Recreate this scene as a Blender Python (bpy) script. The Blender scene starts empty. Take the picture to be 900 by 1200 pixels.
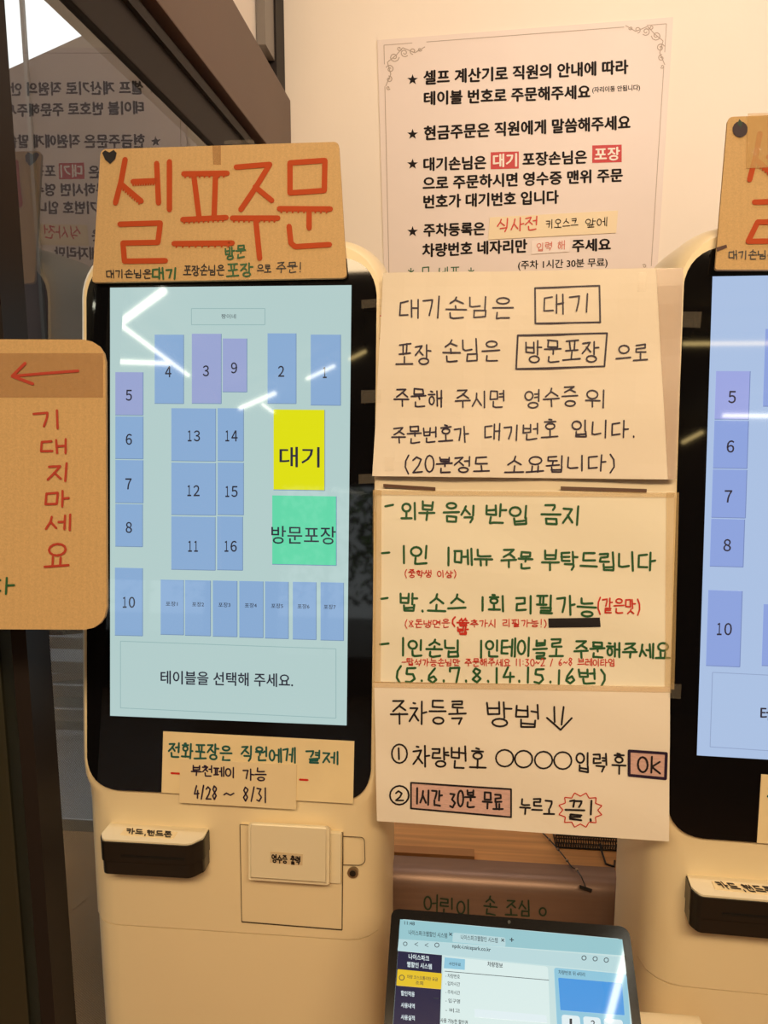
import bpy, bmesh, math, random
from mathutils import Vector, Matrix
random.seed(7)
sc = bpy.context.scene
COL = sc.collection
R = math.radians
EYE = 1.42

# ------------------------------------------------------------------ camera
PITCH, ROLL, YAW, FPX = R(9.135), R(0.087), R(5.168), 900.0
fw = Vector((-math.sin(YAW)*math.cos(PITCH), math.cos(YAW)*math.cos(PITCH), -math.sin(PITCH)))
rt0 = Vector((math.cos(YAW), math.sin(YAW), 0)); up0 = rt0.cross(fw)
rt = rt0*math.cos(ROLL) + up0*math.sin(ROLL); up = -rt0*math.sin(ROLL) + up0*math.cos(ROLL)
CAM = Vector((0, 0, EYE))
cd = bpy.data.cameras.new('camera'); cam = bpy.data.objects.new('camera', cd); COL.objects.link(cam)
M3 = Matrix((rt, up, -fw)).transposed(); cam.matrix_world = Matrix.Translation(CAM) @ M3.to_4x4()
cd.sensor_fit = 'VERTICAL'; cd.sensor_height = 24; cd.lens = 24*FPX/1200; cd.clip_start = .02; cd.clip_end = 200
sc.camera = cam
sc.view_settings.view_transform = 'Standard'; sc.view_settings.look = 'None'
sc.view_settings.exposure = 0.0; sc.view_settings.gamma = 1; sc.view_settings.use_curve_mapping = False

# ------------------------------------------------------------------ daylight outside
w = bpy.data.worlds.new('world'); sc.world = w; w.use_nodes = True
bg = w.node_tree.nodes['Background']; bg.inputs[0].default_value = (.93, .97, 1, 1); bg.inputs[1].default_value = 1.6

# ------------------------------------------------------------------ added area lights, no fixtures, for kiosks and wall
def area(name, loc, target, size, sy, power, col):
    l = bpy.data.lights.new(name, 'AREA'); l.shape = 'RECTANGLE'; l.size = size; l.size_y = sy; l.energy = power; l.color = col
    o = bpy.data.objects.new(name, l); COL.objects.link(o); o.location = loc
    o.rotation_euler = (Vector(target)-Vector(loc)).to_track_quat('-Z', 'Y').to_euler()
    return o
area('added_front_fill', (.2, -1.12, 2.74), (.05, .85, 1.0), 1.8, .6, 87, (1, .73, .43))  # unseen warm fill, added to brighten kiosk fronts and sheets
area('added_wall_wash', (.75, .95, 2.74), (.75, 2.2, 1.75), 1.6, .25, 20, (1, .86, .77))  # unseen wash, added to make the back wall bright

# ------------------------------------------------------------------ helpers
def ray(px, py):
    return (fw + rt*((px-450)/FPX) - up*((py-600)/FPX))
def at_y(px, py, Y):
    d = ray(px, py); return CAM + d*(Y/d.y)
def at_z(px, py, z):
    d_ = ray(px, py); t = (z-CAM.z)/d_.z; return CAM+d_*t
class Surf:
    def __init__(s, P, N, bump=None, du=None):
        s.P = Vector(P); s.N = Vector(N).normalized(); s.bump = bump
        s.u = (Vector((0, 0, 1)).cross(s.N)).normalized() if du is None else du
        s.v = s.N.cross(s.u)
    def on(s, px, py, off=0.0):
        d = ray(px, py); t = (s.P-CAM).dot(s.N)/d.dot(s.N); p = CAM + d*t
        q = p-s.P
        h = s.bump(q.dot(s.u), q.dot(s.v)) if s.bump else 0
        return p + s.N*(off+h)
def lin(c):
    c = c/255; return c/12.92 if c <= .04045 else ((c+.055)/1.055)**2.4
def rgb(r, g, b): return (lin(r), lin(g), lin(b), 1)
MATS = {}
def mat(name, col, rough=.5, metal=0., emit=0., ecol=None, spec=.5, noise=0., nscale=8., bump=0., bscale=60., trans=0., stretch=None, coat=0., band=0.):
    if name in MATS: return MATS[name]
    m = bpy.data.materials.new(name); m.use_nodes = True; MATS[name] = m
    nt = m.node_tree; b = nt.nodes['Principled BSDF']
    b.inputs['Base Color'].default_value = col; b.inputs['Roughness'].default_value = rough
    b.inputs['Metallic'].default_value = metal; b.inputs['Specular IOR Level'].default_value = spec
    b.inputs['Coat Weight'].default_value = coat; b.inputs['Coat Roughness'].default_value = .03
    if emit:
        b.inputs['Emission Color'].default_value = ecol or col; b.inputs['Emission Strength'].default_value = emit
    if noise or bump:
        tc = nt.nodes.new('ShaderNodeTexCoord'); mp = nt.nodes.new('ShaderNodeMapping')
        if stretch: mp.inputs['Scale'].default_value = stretch
        nt.links.new(tc.outputs['Object'], mp.inputs[0])
        if noise:
            n = nt.nodes.new('ShaderNodeTexNoise'); n.inputs['Scale'].default_value = nscale; n.inputs['Detail'].default_value = 5
            nt.links.new(mp.outputs[0], n.inputs[0])
            r = nt.nodes.new('ShaderNodeValToRGB')
            r.color_ramp.elements[0].position = .3; r.color_ramp.elements[1].position = .7
            r.color_ramp.elements[0].color = tuple(max(0, c*(1-noise)) for c in col[:3])+(1,)
            r.color_ramp.elements[1].color = tuple(min(1, c*(1+noise)) for c in col[:3])+(1,)
            nt.links.new(n.outputs['Fac'], r.inputs[0]); nt.links.new(r.outputs[0], b.inputs['Base Color'])
        if bump:
            n2 = nt.nodes.new('ShaderNodeTexNoise'); n2.inputs['Scale'].default_value = bscale; n2.inputs['Detail'].default_value = 3
            nt.links.new(mp.outputs[0], n2.inputs[0])
            bp = nt.nodes.new('ShaderNodeBump'); bp.inputs['Strength'].default_value = bump; bp.inputs['Distance'].default_value = .002
            nt.links.new(n2.outputs['Fac'], bp.inputs['Height']); nt.links.new(bp.outputs[0], b.inputs['Normal'])
    if trans:
        tr = nt.nodes.new('ShaderNodeBsdfTransparent'); mx = nt.nodes.new('ShaderNodeMixShader'); mx.inputs[0].default_value = trans
        out = nt.nodes['Material Output']
        nt.links.new(b.outputs[0], mx.inputs[1]); nt.links.new(tr.outputs[0], mx.inputs[2]); nt.links.new(mx.outputs[0], out.inputs[0])
    return m
def card_mat(name, base, fleck=.25):
    m = mat(name, base, .85, spec=.2)
    nt = m.node_tree; b = nt.nodes['Principled BSDF']
    tc = nt.nodes.new('ShaderNodeTexCoord')
    mp = nt.nodes.new('ShaderNodeMapping'); mp.inputs['Scale'].default_value = (1, 1, 1)
    nt.links.new(tc.outputs['Object'], mp.inputs[0])
    n = nt.nodes.new('ShaderNodeTexNoise'); n.inputs['Scale'].default_value = 520; n.inputs['Detail'].default_value = 6; n.inputs['Roughness'].default_value = .8
    nt.links.new(mp.outputs[0], n.inputs[0])
    wv = nt.nodes.new('ShaderNodeTexWave'); wv.inputs['Scale'].default_value = 42; wv.bands_direction = 'X'; wv.inputs['Distortion'].default_value = .6
    nt.links.new(mp.outputs[0], wv.inputs[0])
    ad = nt.nodes.new('ShaderNodeMath'); ad.operation = 'MULTIPLY_ADD'; ad.inputs[1].default_value = .04
    nt.links.new(wv.outputs['Fac'], ad.inputs[0]); nt.links.new(n.outputs['Fac'], ad.inputs[2])
    r = nt.nodes.new('ShaderNodeValToRGB'); r.color_ramp.elements[0].position = .35; r.color_ramp.elements[1].position = .85
    r.color_ramp.elements[0].color = tuple(c*(1-fleck) for c in base[:3])+(1,); r.color_ramp.elements[1].color = tuple(min(1, c*(1+fleck)) for c in base[:3])+(1,)
    nt.links.new(ad.outputs[0], r.inputs[0]); nt.links.new(r.outputs[0], b.inputs['Base Color'])
    bp = nt.nodes.new('ShaderNodeBump'); bp.inputs['Strength'].default_value = .25; bp.inputs['Distance'].default_value = .001
    nt.links.new(ad.outputs[0], bp.inputs['Height']); nt.links.new(bp.outputs[0], b.inputs['Normal'])
    return m
def glass_mat(name, tint=(.8, .8, .8, 1)):
    m = bpy.data.materials.new(name); m.use_nodes = True; nt = m.node_tree; nt.nodes.clear()
    o = nt.nodes.new('ShaderNodeOutputMaterial'); t = nt.nodes.new('ShaderNodeBsdfTransparent'); t.inputs[0].default_value = tint
    g = nt.nodes.new('ShaderNodeBsdfGlossy'); g.inputs['Roughness'].default_value = .008
    f = nt.nodes.new('ShaderNodeFresnel'); f.inputs[0].default_value = 1.9; ge = nt.nodes.new('ShaderNodeNewGeometry'); iv = nt.nodes.new('ShaderNodeMath'); iv.operation = 'SUBTRACT'; iv.inputs[0].default_value = 1; nt.links.new(ge.outputs['Backfacing'], iv.inputs[1])
    mm = nt.nodes.new('ShaderNodeMath'); mm.operation = 'MULTIPLY'; mm.use_clamp = True; nt.links.new(iv.outputs[0], mm.inputs[1])
    x = nt.nodes.new('ShaderNodeMixShader')
    nt.links.new(f.outputs[0], mm.inputs[0]); nt.links.new(mm.outputs[0], x.inputs[0]); nt.links.new(t.outputs[0], x.inputs[1]); nt.links.new(g.outputs[0], x.inputs[2]); nt.links.new(x.outputs[0], o.inputs[0])
    return m

def tag(o, label=None, cat=None, group=None, kind=None):
    if label: o['label'] = label
    if cat: o['category'] = cat
    if group: o['group'] = group
    if kind: o['kind'] = kind
    return o
def world(o):
    m = o.matrix_basis.copy()
    while o.parent: o = o.parent; m = o.matrix_basis @ m
    return m
def empty(name, loc, rz=0):
    o = bpy.data.objects.new(name, None); COL.objects.link(o); o.location = loc; o.rotation_euler = (0, 0, rz); o.empty_display_size = .05
    return o
def obj(name, bm, m, parent=None, smooth=False, local=False, flat=False):
    """link a bmesh given in world space as one object (local=True: already in the parent's space)"""
    if parent and not local: bm.transform(world(parent).inverted())
    if not flat: bmesh.ops.remove_doubles(bm, verts=bm.verts, dist=1e-6); bmesh.ops.recalc_face_normals(bm, faces=bm.faces)
    me = bpy.data.meshes.new(name); bm.to_mesh(me); bm.free(); me.materials.append(m)
    if smooth:
        for p in me.polygons: p.use_smooth = True
        me.set_sharp_from_angle(angle=R(35))
    o = bpy.data.objects.new(name, me); COL.objects.link(o)
    if parent: o.parent = parent
    else:
        c = sum((v.co for v in me.vertices), Vector())/max(1, len(me.vertices)); c.z = min(v.co.z for v in me.vertices)
        me.transform(Matrix.Translation(-c)); o.location = c
    return o
def box(bm, x0, x1, y0, y1, z0, z1):
    vs = [bm.verts.new((x, y, z)) for x in (x0, x1) for y in (y0, y1) for z in (z0, z1)]
    for f in ((0, 1, 3, 2), (4, 6, 7, 5), (0, 4, 5, 1), (2, 3, 7, 6), (0, 2, 6, 4), (1, 5, 7, 3)): bm.faces.new([vs[i] for i in f])
def bx(*a, bevel=0):
    bm = bmesh.new(); box(bm, *a)
    if bevel: bmesh.ops.bevel(bm, geom=bm.edges[:], offset=bevel, segments=2, affect='EDGES', profile=.7)
    return bm
def slab(front, back):
    """closed solid from two equal loops"""
    bm = bmesh.new(); a = [bm.verts.new(p) for p in front]; b = [bm.verts.new(p) for p in back]; n = len(a)
    bm.faces.new(a); bm.faces.new(b[::-1])
    for i in range(n): bm.faces.new((a[i], b[i], b[(i+1) % n], a[(i+1) % n]))
    return bm
def rounded(pts, r, n=5):
    """round the corners of a 2D polygon; r one value or a list"""
    out = []; N = len(pts); rs = r if isinstance(r, (list, tuple)) else [r]*N
    for i in range(N):
        p = Vector(pts[i]); a = Vector(pts[i-1]); c = Vector(pts[(i+1) % N]); rr = rs[i]
        if rr <= 0: out.append(tuple(p)); continue
        da = (a-p).normalized(); dc = (c-p).normalized(); rr = min(rr, (a-p).length*.5, (c-p).length*.5)
        A = p+da*rr; C = p+dc*rr
        for k in range(n+1):
            t = k/n; out.append(tuple((1-t)**2*A + 2*t*(1-t)*(p*.22+(A+C)*.39 if False else p*.85+(A+C)*.075) + t*t*C))
    return out
def plate(surf, pts, off, th, r=0, n=5):
    P = rounded(pts, r, n) if r else pts
    return slab([surf.on(x, y, off) for x, y in P], [surf.on(x, y, off)-surf.N*th for x, y in P])
def sheet(surf, c, off, th, nu=10, nv=10):
    """thin curved paper between four pixel corners TL TR BR BL"""
    bm = bmesh.new(); F = {}; B = {}
    for i in range(nu+1):
        for j in range(nv+1):
            u = i/nu; v = j/nv
            x = (1-v)*((1-u)*c[0][0]+u*c[1][0]) + v*((1-u)*c[3][0]+u*c[2][0])
            y = (1-v)*((1-u)*c[0][1]+u*c[1][1]) + v*((1-u)*c[3][1]+u*c[2][1])
            p = surf.on(x, y, off); F[i, j] = bm.verts.new(p); B[i, j] = bm.verts.new(p-surf.N*th)
    for i in range(nu):
        for j in range(nv):
            bm.faces.new((F[i, j], F[i, j+1], F[i+1, j+1], F[i+1, j])); bm.faces.new((B[i, j], B[i+1, j], B[i+1, j+1], B[i, j+1]))
    for j in range(nv):
        bm.faces.new((F[0, j], B[0, j], B[0, j+1], F[0, j+1])); bm.faces.new((F[nu, j], F[nu, j+1], B[nu, j+1], B[nu, j]))
    for i in range(nu):
        bm.faces.new((F[i, 0], F[i+1, 0], B[i+1, 0], B[i, 0])); bm.faces.new((F[i, nv], B[i, nv], B[i+1, nv], F[i+1, nv]))
    return bm
def tube(bm, pts, r, n=8, closed=False):
    rings = []; N = len(pts); pts = [Vector(p) for p in pts]
    for i, p in enumerate(pts):
        if closed: d = pts[(i+1) % N]-pts[i-1]
        else: d = pts[min(i+1, N-1)]-pts[max(i-1, 0)]
        d.normalize(); a = d.cross(Vector((0, 0, 1)) if abs(d.z) < .9 else Vector((1, 0, 0))).normalized(); b = d.cross(a)
        rings.append([bm.verts.new(p+a*r*math.cos(2*math.pi*k/n)+b*r*math.sin(2*math.pi*k/n)) for k in range(n)])
    for i in range(N if closed else N-1):
        A = rings[i]; B = rings[(i+1) % N]
        for k in range(n): bm.faces.new((A[k], A[(k+1) % n], B[(k+1) % n], B[k]))
    if not closed: bm.faces.new(rings[0][::-1]); bm.faces.new(rings[-1])
    return bm

# ------------------------------------------------------------------ handwriting: strokes of Hangul letters
def circ(cx, cy, rx, ry, n=12, a0=-90): return [(cx+rx*math.cos(R(a0-360*k/n)), cy+ry*math.sin(R(a0-360*k/n))) for k in range(n+1)]
CON = {
 'ㄱ': [[(0, .08), (.85, .04), (.8, .45), (.62, 1)]], 'ㄴ': [[(.06, 0), (.04, .85), (.3, .92), (1, .84)]],
 'ㄷ': [[(.95, .03), (.06, .08), (.04, .93), (1, .9)]], 'ㄹ': [[(.02, .06), (.9, .02), (.88, .46), (.06, .5), (.05, .95), (1, .92)]],
 'ㅁ': [[(.06, .04), (.04, .95), (.95, .95), (.95, .03), (.06, .04)]],
 'ㅂ': [[(.05, 0), (.08, .96), (.95, .96), (.95, 0)], [(.08, .48), (.92, .47)]],
 'ㅅ': [[(.52, 0), (.42, .45), (0, 1)], [(.45, .42), (1, .95)]], 'ㅇ': [circ(.5, .52, .48, .48)],
 'ㅈ': [[(.02, .08), (.9, .05), (.52, .52), (0, 1)], [(.5, .5), (1, .96)]],
 'ㅊ': [[(.35, -.06), (.62, -.02)], [(.02, .22), (.92, .2), (.52, .58), (0, 1)], [(.5, .58), (1, .97)]],
 'ㅋ': [[(0, .06), (.85, .03), (.8, .45), (.6, 1)], [(.02, .48), (.8, .44)]],
 'ㅌ': [[(.95, .03), (.06, .06), (.04, .93), (1, .9)], [(.06, .48), (.9, .46)]],
 'ㅍ': [[(0, .06), (1, .04)], [(.3, .06), (.34, .93)], [(.7, .05), (.66, .93)], [(0, .95), (1, .92)]],
 'ㅎ': [[(.36, -.08), (.62, -.04)], [(.02, .2), (.98, .17)], circ(.5, .66, .38, .33)]}
for d, s in (('ㄲ', 'ㄱ'), ('ㄸ', 'ㄷ'), ('ㅃ', 'ㅂ'), ('ㅆ', 'ㅅ'), ('ㅉ', 'ㅈ')):
    CON[d] = [[(x*.45, y) for x, y in q] for q in CON[s]] + [[(.55+x*.45, y) for x, y in q] for q in CON[s]]
VV = {  # vertical vowels, x 0..1
 'ㅏ': [[(.3, 0), (.3, 1)], [(.3, .48), (1, .46)]], 'ㅐ': [[(.15, .04), (.15, .95)], [(.15, .48), (.8, .47)], [(.8, 0), (.8, 1)]],
 'ㅑ': [[(.3, 0), (.3, 1)], [(.3, .36), (1, .35)], [(.3, .6), (1, .59)]],
 'ㅓ': [[(.75, 0), (.75, 1)], [(.05, .47), (.75, .46)]], 'ㅔ': [[(.5, .05), (.5, .95)], [(0, .47), (.5, .46)], [(.95, 0), (.95, 1)]],
 'ㅕ': [[(.75, 0), (.75, 1)], [(.05, .34), (.75, .33)], [(.05, .6), (.75, .59)]],
 'ㅖ': [[(.5, .05), (.5, .95)], [(0, .34), (.5, .34)], [(0, .6), (.5, .6)], [(.95, 0), (.95, 1)]], 'ㅣ': [[(.5, 0), (.5, 1)]]}
HV = {
 'ㅗ': [[(0, .9), (1, .86)], [(.5, 0), (.5, .88)]], 'ㅛ': [[(0, .9), (1, .86)], [(.33, 0), (.35, .88)], [(.67, 0), (.65, .88)]],
 'ㅜ': [[(0, .12), (1, .1)], [(.52, .1), (.52, 1)]], 'ㅠ': [[(0, .12), (1, .1)], [(.35, .1), (.33, 1)], [(.67, .1), (.67, 1)]], 'ㅡ': [[(0, .5), (1, .46)]]}
CV = {'ㅘ': ('ㅗ', 'ㅏ'), 'ㅙ': ('ㅗ', 'ㅐ'), 'ㅚ': ('ㅗ', 'ㅣ'), 'ㅝ': ('ㅜ', 'ㅓ'), 'ㅞ': ('ㅜ', 'ㅔ'), 'ㅟ': ('ㅜ', 'ㅣ'), 'ㅢ': ('ㅡ', 'ㅣ')}
CHO = 'ㄱㄲㄴㄷㄸㄹㅁㅂㅃㅅㅆㅇㅈㅉㅊㅋㅌㅍㅎ'; JUNG = 'ㅏㅐㅑㅒㅓㅔㅕㅖㅗㅘㅙㅚㅛㅜㅝㅞㅟㅠㅡㅢㅣ'
JONG = ['', 'ㄱ', 'ㄲ', 'ㄳ', 'ㄴ', 'ㄵ', 'ㄶ', 'ㄷ', 'ㄹ', 'ㄺ', 'ㄻ', 'ㄼ', 'ㄽ', 'ㄾ', 'ㄿ', 'ㅀ', 'ㅁ', 'ㅂ', 'ㅄ', 'ㅅ', 'ㅆ', 'ㅇ', 'ㅈ', 'ㅊ', 'ㅋ', 'ㅌ', 'ㅍ', 'ㅎ']
LAT = {
 '0': [circ(.5, .5, .45, .5)], '1': [[(.5, 0), (.5, 1)]], '2': [[(.05, .2), (.4, 0), (.85, .2), (.6, .6), (.05, .98), (1, .95)]],
 '3': [[(.1, .05), (.8, .08), (.4, .42), (.9, .7), (.5, 1), (.05, .9)]], '4': [[(.5, 0), (.05, .65), (1, .62)], [(.7, .35), (.68, 1)]],
 '5': [[(.9, .03), (.2, .05), (.15, .42), (.7, .45), (.85, .75), (.5, 1), (.05, .92)]],
 '6': [[(.7, 0), (.2, .5), (.15, .8), (.5, 1), (.85, .8), (.6, .55), (.18, .7)]],
 '7': [[(.08, .3), (.1, .05), (.9, .05), (.6, 1)]], '8': [[(.8, .15), (.4, 0), (.15, .25), (.8, .7), (.5, 1), (.12, .75), (.8, .25), (.8, .15)]],
 '(': [[(.8, -.05), (.3, .3), (.25, .7), (.75, 1.1)]], ')': [[(.2, -.05), (.7, .3), (.75, .7), (.25, 1.1)]],
 '.': [[(.5, .9), (.52, .96)]], '-': [[(0, .5), (1, .48)]], '~': [[(0, .6), (.25, .4), (.65, .65), (1, .42)]], '/': [[(.8, 0), (.2, 1.05)]],
 '!': [[(.55, 0), (.5, .7)], [(.5, .95), (.5, 1)]], ':': [[(.5, .3), (.5, .33)], [(.5, .75), (.5, .78)]], ',': [[(.55, .85), (.4, 1.1)]],
 'O': [circ(.5, .5, .48, .5)], 'k': [[(.1, 0), (.12, 1)], [(.9, .3), (.15, .62), (.95, 1)]],
 '*': [[(.5, .1), (.5, .9)], [(.1, .3), (.9, .7)], [(.9, .3), (.1, .7)]], '※': [[(.1, .1), (.9, .9)], [(.9, .1), (.1, .9)], [(.5, .05), (.5, .1)], [(.5, .9), (.5, .95)]],
 'ㅁ': CON['ㅁ']}
WID = {'1': .35, '(': .4, ')': .4, '.': .3, ' ': .45, '!': .35, ':': .3, ',': .3, '/': .5, '-': .6, '~': .6}
def fit(strokes, x0, y0, x1, y1): return [[(x0+x*(x1-x0), y0+y*(y1-y0)) for x, y in s] for s in strokes]
def syll(ch):
    if ch in LAT: return LAT[ch]
    k = ord(ch)-0xAC00
    if not 0 <= k < 11172: return []
    c, v, j = CHO[k//588], JUNG[k % 588//28], JONG[k % 28]
    J = []
    if j:
        if j == 'ㅌ' or j in CON: J = fit(CON[j], .22, .68, .85, 1)
    if v in VV:
        b = .58 if j else .92
        wd = .5 if v in 'ㅐㅔㅖ' else .42
        x = 1-wd
        return fit(CON[c], 0, .1 if not j else .04, x-(.06 if v != 'ㅣ' else .02), b*.95) + fit(VV[v], x+.02, 0, 1, 1. if not j else .64) + J
    if v in HV:
        if j: return fit(CON[c], .18, -.02, .84, .29) + fit(HV[v], 0, .38, 1, .6) + fit(CON[j], .2, .73, .85, 1.03)
        if v in 'ㅜㅠ': return fit(CON[c], .15, 0, .88, .45) + fit(HV[v], 0, .54, 1, 1)
        return fit(CON[c], .15, 0, .88, .5) + fit(HV[v], 0, .58 if v != 'ㅡ' else .6, 1, .98)
    h, r = CV[v]
    b = .62 if j else 1
    return fit(CON[c], .05, 0, .6, .5*b) + fit(HV[h], 0, .56*b, .68, .95*b) + fit(VV[r], .7, 0, 1, b) + J
class Ink:
    """a line of marker strokes laid on a surface"""
    def __init__(s, surf, off=.0007): s.surf = surf; s.off = off; s.bm = bmesh.new(); s.k = 0
    def stroke(s, pts, wpx, cap=True):
        P = []
        for a, b in zip(pts[:-1], pts[1:]):
            if math.dist(a, b) < .05: b = (b[0]+.3, b[1])
            L = math.dist(a, b); dx, dy = (b[0]-a[0])/L, (b[1]-a[1])/L; nx, ny = -dy*wpx/2, dx*wpx/2
            q = [(a[0]+nx, a[1]+ny), (b[0]+nx, b[1]+ny), (b[0]-nx, b[1]-ny), (a[0]-nx, a[1]-ny)]
            s.poly(q)
        if cap:
            for a in pts: s.poly([(a[0]+wpx/2*math.cos(k*math.pi/3.5), a[1]+wpx/2*math.sin(k*math.pi/3.5)) for k in range(7)])
    def poly(s, q):
        s.k += 1; vs = [s.bm.verts.new(s.surf.on(x, y, s.off+(s.k % 14)*1.5e-5)) for x, y in q]; s.bm.faces.new(vs)
    def write(s, txt, x0, y0, x1, y1, h, wpx, jit=.05):
        """bottom-left (x0,y0) to bottom-right (x1,y1), height h, all in photograph pixels"""
        ws = [WID.get(c, .62 if c in LAT else 1.) for c in txt]; gap = .16
        tot = sum(ws)+gap*(len(txt)-1); X = 0
        for c, wd in zip(txt, ws):
            hh = h*(random.uniform(.9, 1.04)); dy = random.uniform(-.04, .04)*h
            sk = random.uniform(-.05, .03)
            for st in syll(c):
                j = [(random.uniform(-jit, jit)*.6, random.uniform(-jit, jit)*.6) for _ in st]
                if len(st) > 8: j = [(0, 0)]*len(st)
                pts = []
                for (x, y), (jx, jy) in zip(st, j):
                    u = (X+(x+jx+sk*(y-.5))*wd)/tot
                    pts.append((x0+u*(x1-x0), y0+u*(y1-y0)-hh*(1-y-jy)+dy))
                s.stroke(pts, wpx)
            X += wd+gap
        return s
    def done(s, m, parent, name='writing', label=None):
        o = obj(name, s.bm, m, parent, flat=True)
        if label: o['label'] = label
        return o
def hand(surf, parent, m, lines, wpx, off=.0007, name='writing', label=None):
    for l in lines:
        t, x0, y0, x1, y1, h = l[:6]
        i = Ink(surf, off); i.write(t, x0, y0, x1, y1, h, l[6] if len(l) > 6 else wpx); i.done(m, parent, name, label)

# ------------------------------------------------------------------ print: built-in type laid on a surface
def typo(surf, parent, m, txt, x0, y0, x1, y1, h, off=.0006, bold=0., name='printed_text', label=None, res=3):
    cu = bpy.data.curves.new('t', 'FONT'); cu.body = txt; cu.resolution_u = res
    o = bpy.data.objects.new('t', cu); COL.objects.link(o)
    dg = bpy.context.evaluated_depsgraph_get(); me = bpy.data.meshes.new_from_object(o.evaluated_get(dg))
    bpy.data.objects.remove(o); bpy.data.curves.remove(cu)
    bm = bmesh.new(); bm.from_mesh(me)
    if bold:
        for q, (dx, dy) in enumerate(((bold, 0), (-bold, 0), (0, bold*.8), (0, -bold*.8))):
            me.transform(Matrix.Translation((dx, dy, q+1))); bm.from_mesh(me); me.transform(Matrix.Translation((-dx, -dy, -q-1)))
    bpy.data.meshes.remove(me)
    xs = [v.co.x for v in bm.verts]; ys = [v.co.y for v in bm.verts]
    ax, bx_, ay, by = min(xs), max(xs), min(ys), max(ys)
    for v in bm.verts:
        u = (v.co.x-ax)/(bx_-ax); q = (v.co.y-ay)/(by-ay); lay = round(v.co.z)
        v.co = surf.on(x0+u*(x1-x0), y0+u*(y1-y0)-q*h, off+lay*4e-5)
    o = obj(name, bm, m, parent, flat=True)
    if label: o['label'] = label
    return o

# ------------------------------------------------------------------ materials
wall_m = mat('plaster_wall', rgb(244, 232, 214), .8, noise=.02, nscale=3, bump=.08, bscale=120)
poster_m = mat('poster_print_paper', rgb(234, 219, 207), .55, noise=.02, nscale=5)
plast = mat('white_plastic', rgb(240, 222, 184), .38, noise=.015, nscale=5, spec=.5)
plast2 = mat('ivory_plastic', rgb(238, 226, 196), .35)
blackgl = mat('black_glass', (.004, .004, .005, 1), .035, spec=.5)
blackpl = mat('black_plastic', (.008, .008, .008, 1), .28)
darkmetal = mat('dark_brown_frame', rgb(34, 27, 25), .6, spec=.25, noise=.08, nscale=3)
brownbeam = mat('brown_beam', rgb(92, 66, 52), .45, noise=.1, nscale=2)
paper = mat('white_paper', rgb(246, 236, 222), .7, bump=.3, bscale=30)
paper2 = mat('white_laminated_paper', rgb(250, 244, 226), .32, bump=.35, bscale=22, noise=.015, nscale=4)
cream = mat('cream_slip_paper', rgb(236, 216, 176), .45)
kraft = mat('tan_note_paper', rgb(240, 220, 176), .4, noise=.04, nscale=20)
card = card_mat('corrugated_cardboard', rgb(208, 174, 124), .17)
cardedge = mat('cardboard_edge', rgb(150, 105, 58), .9)
tape_m = mat('clear_tape', rgb(240, 228, 208), .12, trans=.96)
tape2 = mat('brown_packing_tape', rgb(186, 142, 92), .3, trans=.74, bump=.6, bscale=90)
film_m = mat('cloudy_plastic_film', rgb(225, 205, 190), .25, trans=.6)
INK = dict(black=mat('black_ink', rgb(22, 16, 22), .5), purple=mat('dark_purple_ink', rgb(38, 20, 52), .5), green=mat('green_ink', rgb(30, 92, 48), .5),
           teal=mat('teal_ink', rgb(18, 92, 86), .5), red=mat('red_ink', rgb(205, 42, 22), .5), orange=mat('orange_red_marker', rgb(182, 74, 34), .7, spec=.2),
           brick=mat('brick_red_marker', rgb(176, 52, 28), .6), redprint=mat('red_print', rgb(196, 24, 24), .5), white=mat('white_print', rgb(240, 228, 214), .5),
           print=mat('black_print', rgb(26, 18, 17), .6, spec=.15), grey=mat('grey_print', rgb(178, 160, 142), .6), pink=mat('pink_highlight', rgb(218, 178, 170), .6, noise=.12, nscale=160, stretch=(1, 1, 6)),
           darkgreen=mat('dark_green_marker', rgb(18, 52, 36), .4), dot=mat('red_dot_ink', rgb(190, 60, 30), .5))

# ================================================================== THE ROOM
GX = -.475; DW = 2.2; CEIL = 2.8
def struct(name, bm, m, **k):
    o = obj(name, bm, m, None, **k); o['kind'] = 'structure'; return o
struct('floor', bx(-6, 4.5, -6.2, 2.35, -.1, 0), mat('floor_tile', rgb(176, 128, 84), .35, noise=.1, nscale=4))
ceil_m = mat('ceiling_paint', rgb(150, 140, 128), .8)
c_ = bmesh.new(); box(c_, -6, 4.5, -6.2, .79, CEIL, CEIL+.1); box(c_, GX-.03, 4.5, .79, 2.35, CEIL, CEIL+.1)
struct('ceiling', c_, ceil_m)
struct('wall_back', bx(GX-.03, 4.5, DW, DW+.12, 0, CEIL), wall_m)
darkwall = mat('dark_dining_wall', rgb(96, 74, 60), .6, noise=.1, nscale=1.5)
struct('wall_right', bx(4.4, 4.5, -6.2, DW, 0, CEIL), darkwall)
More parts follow.
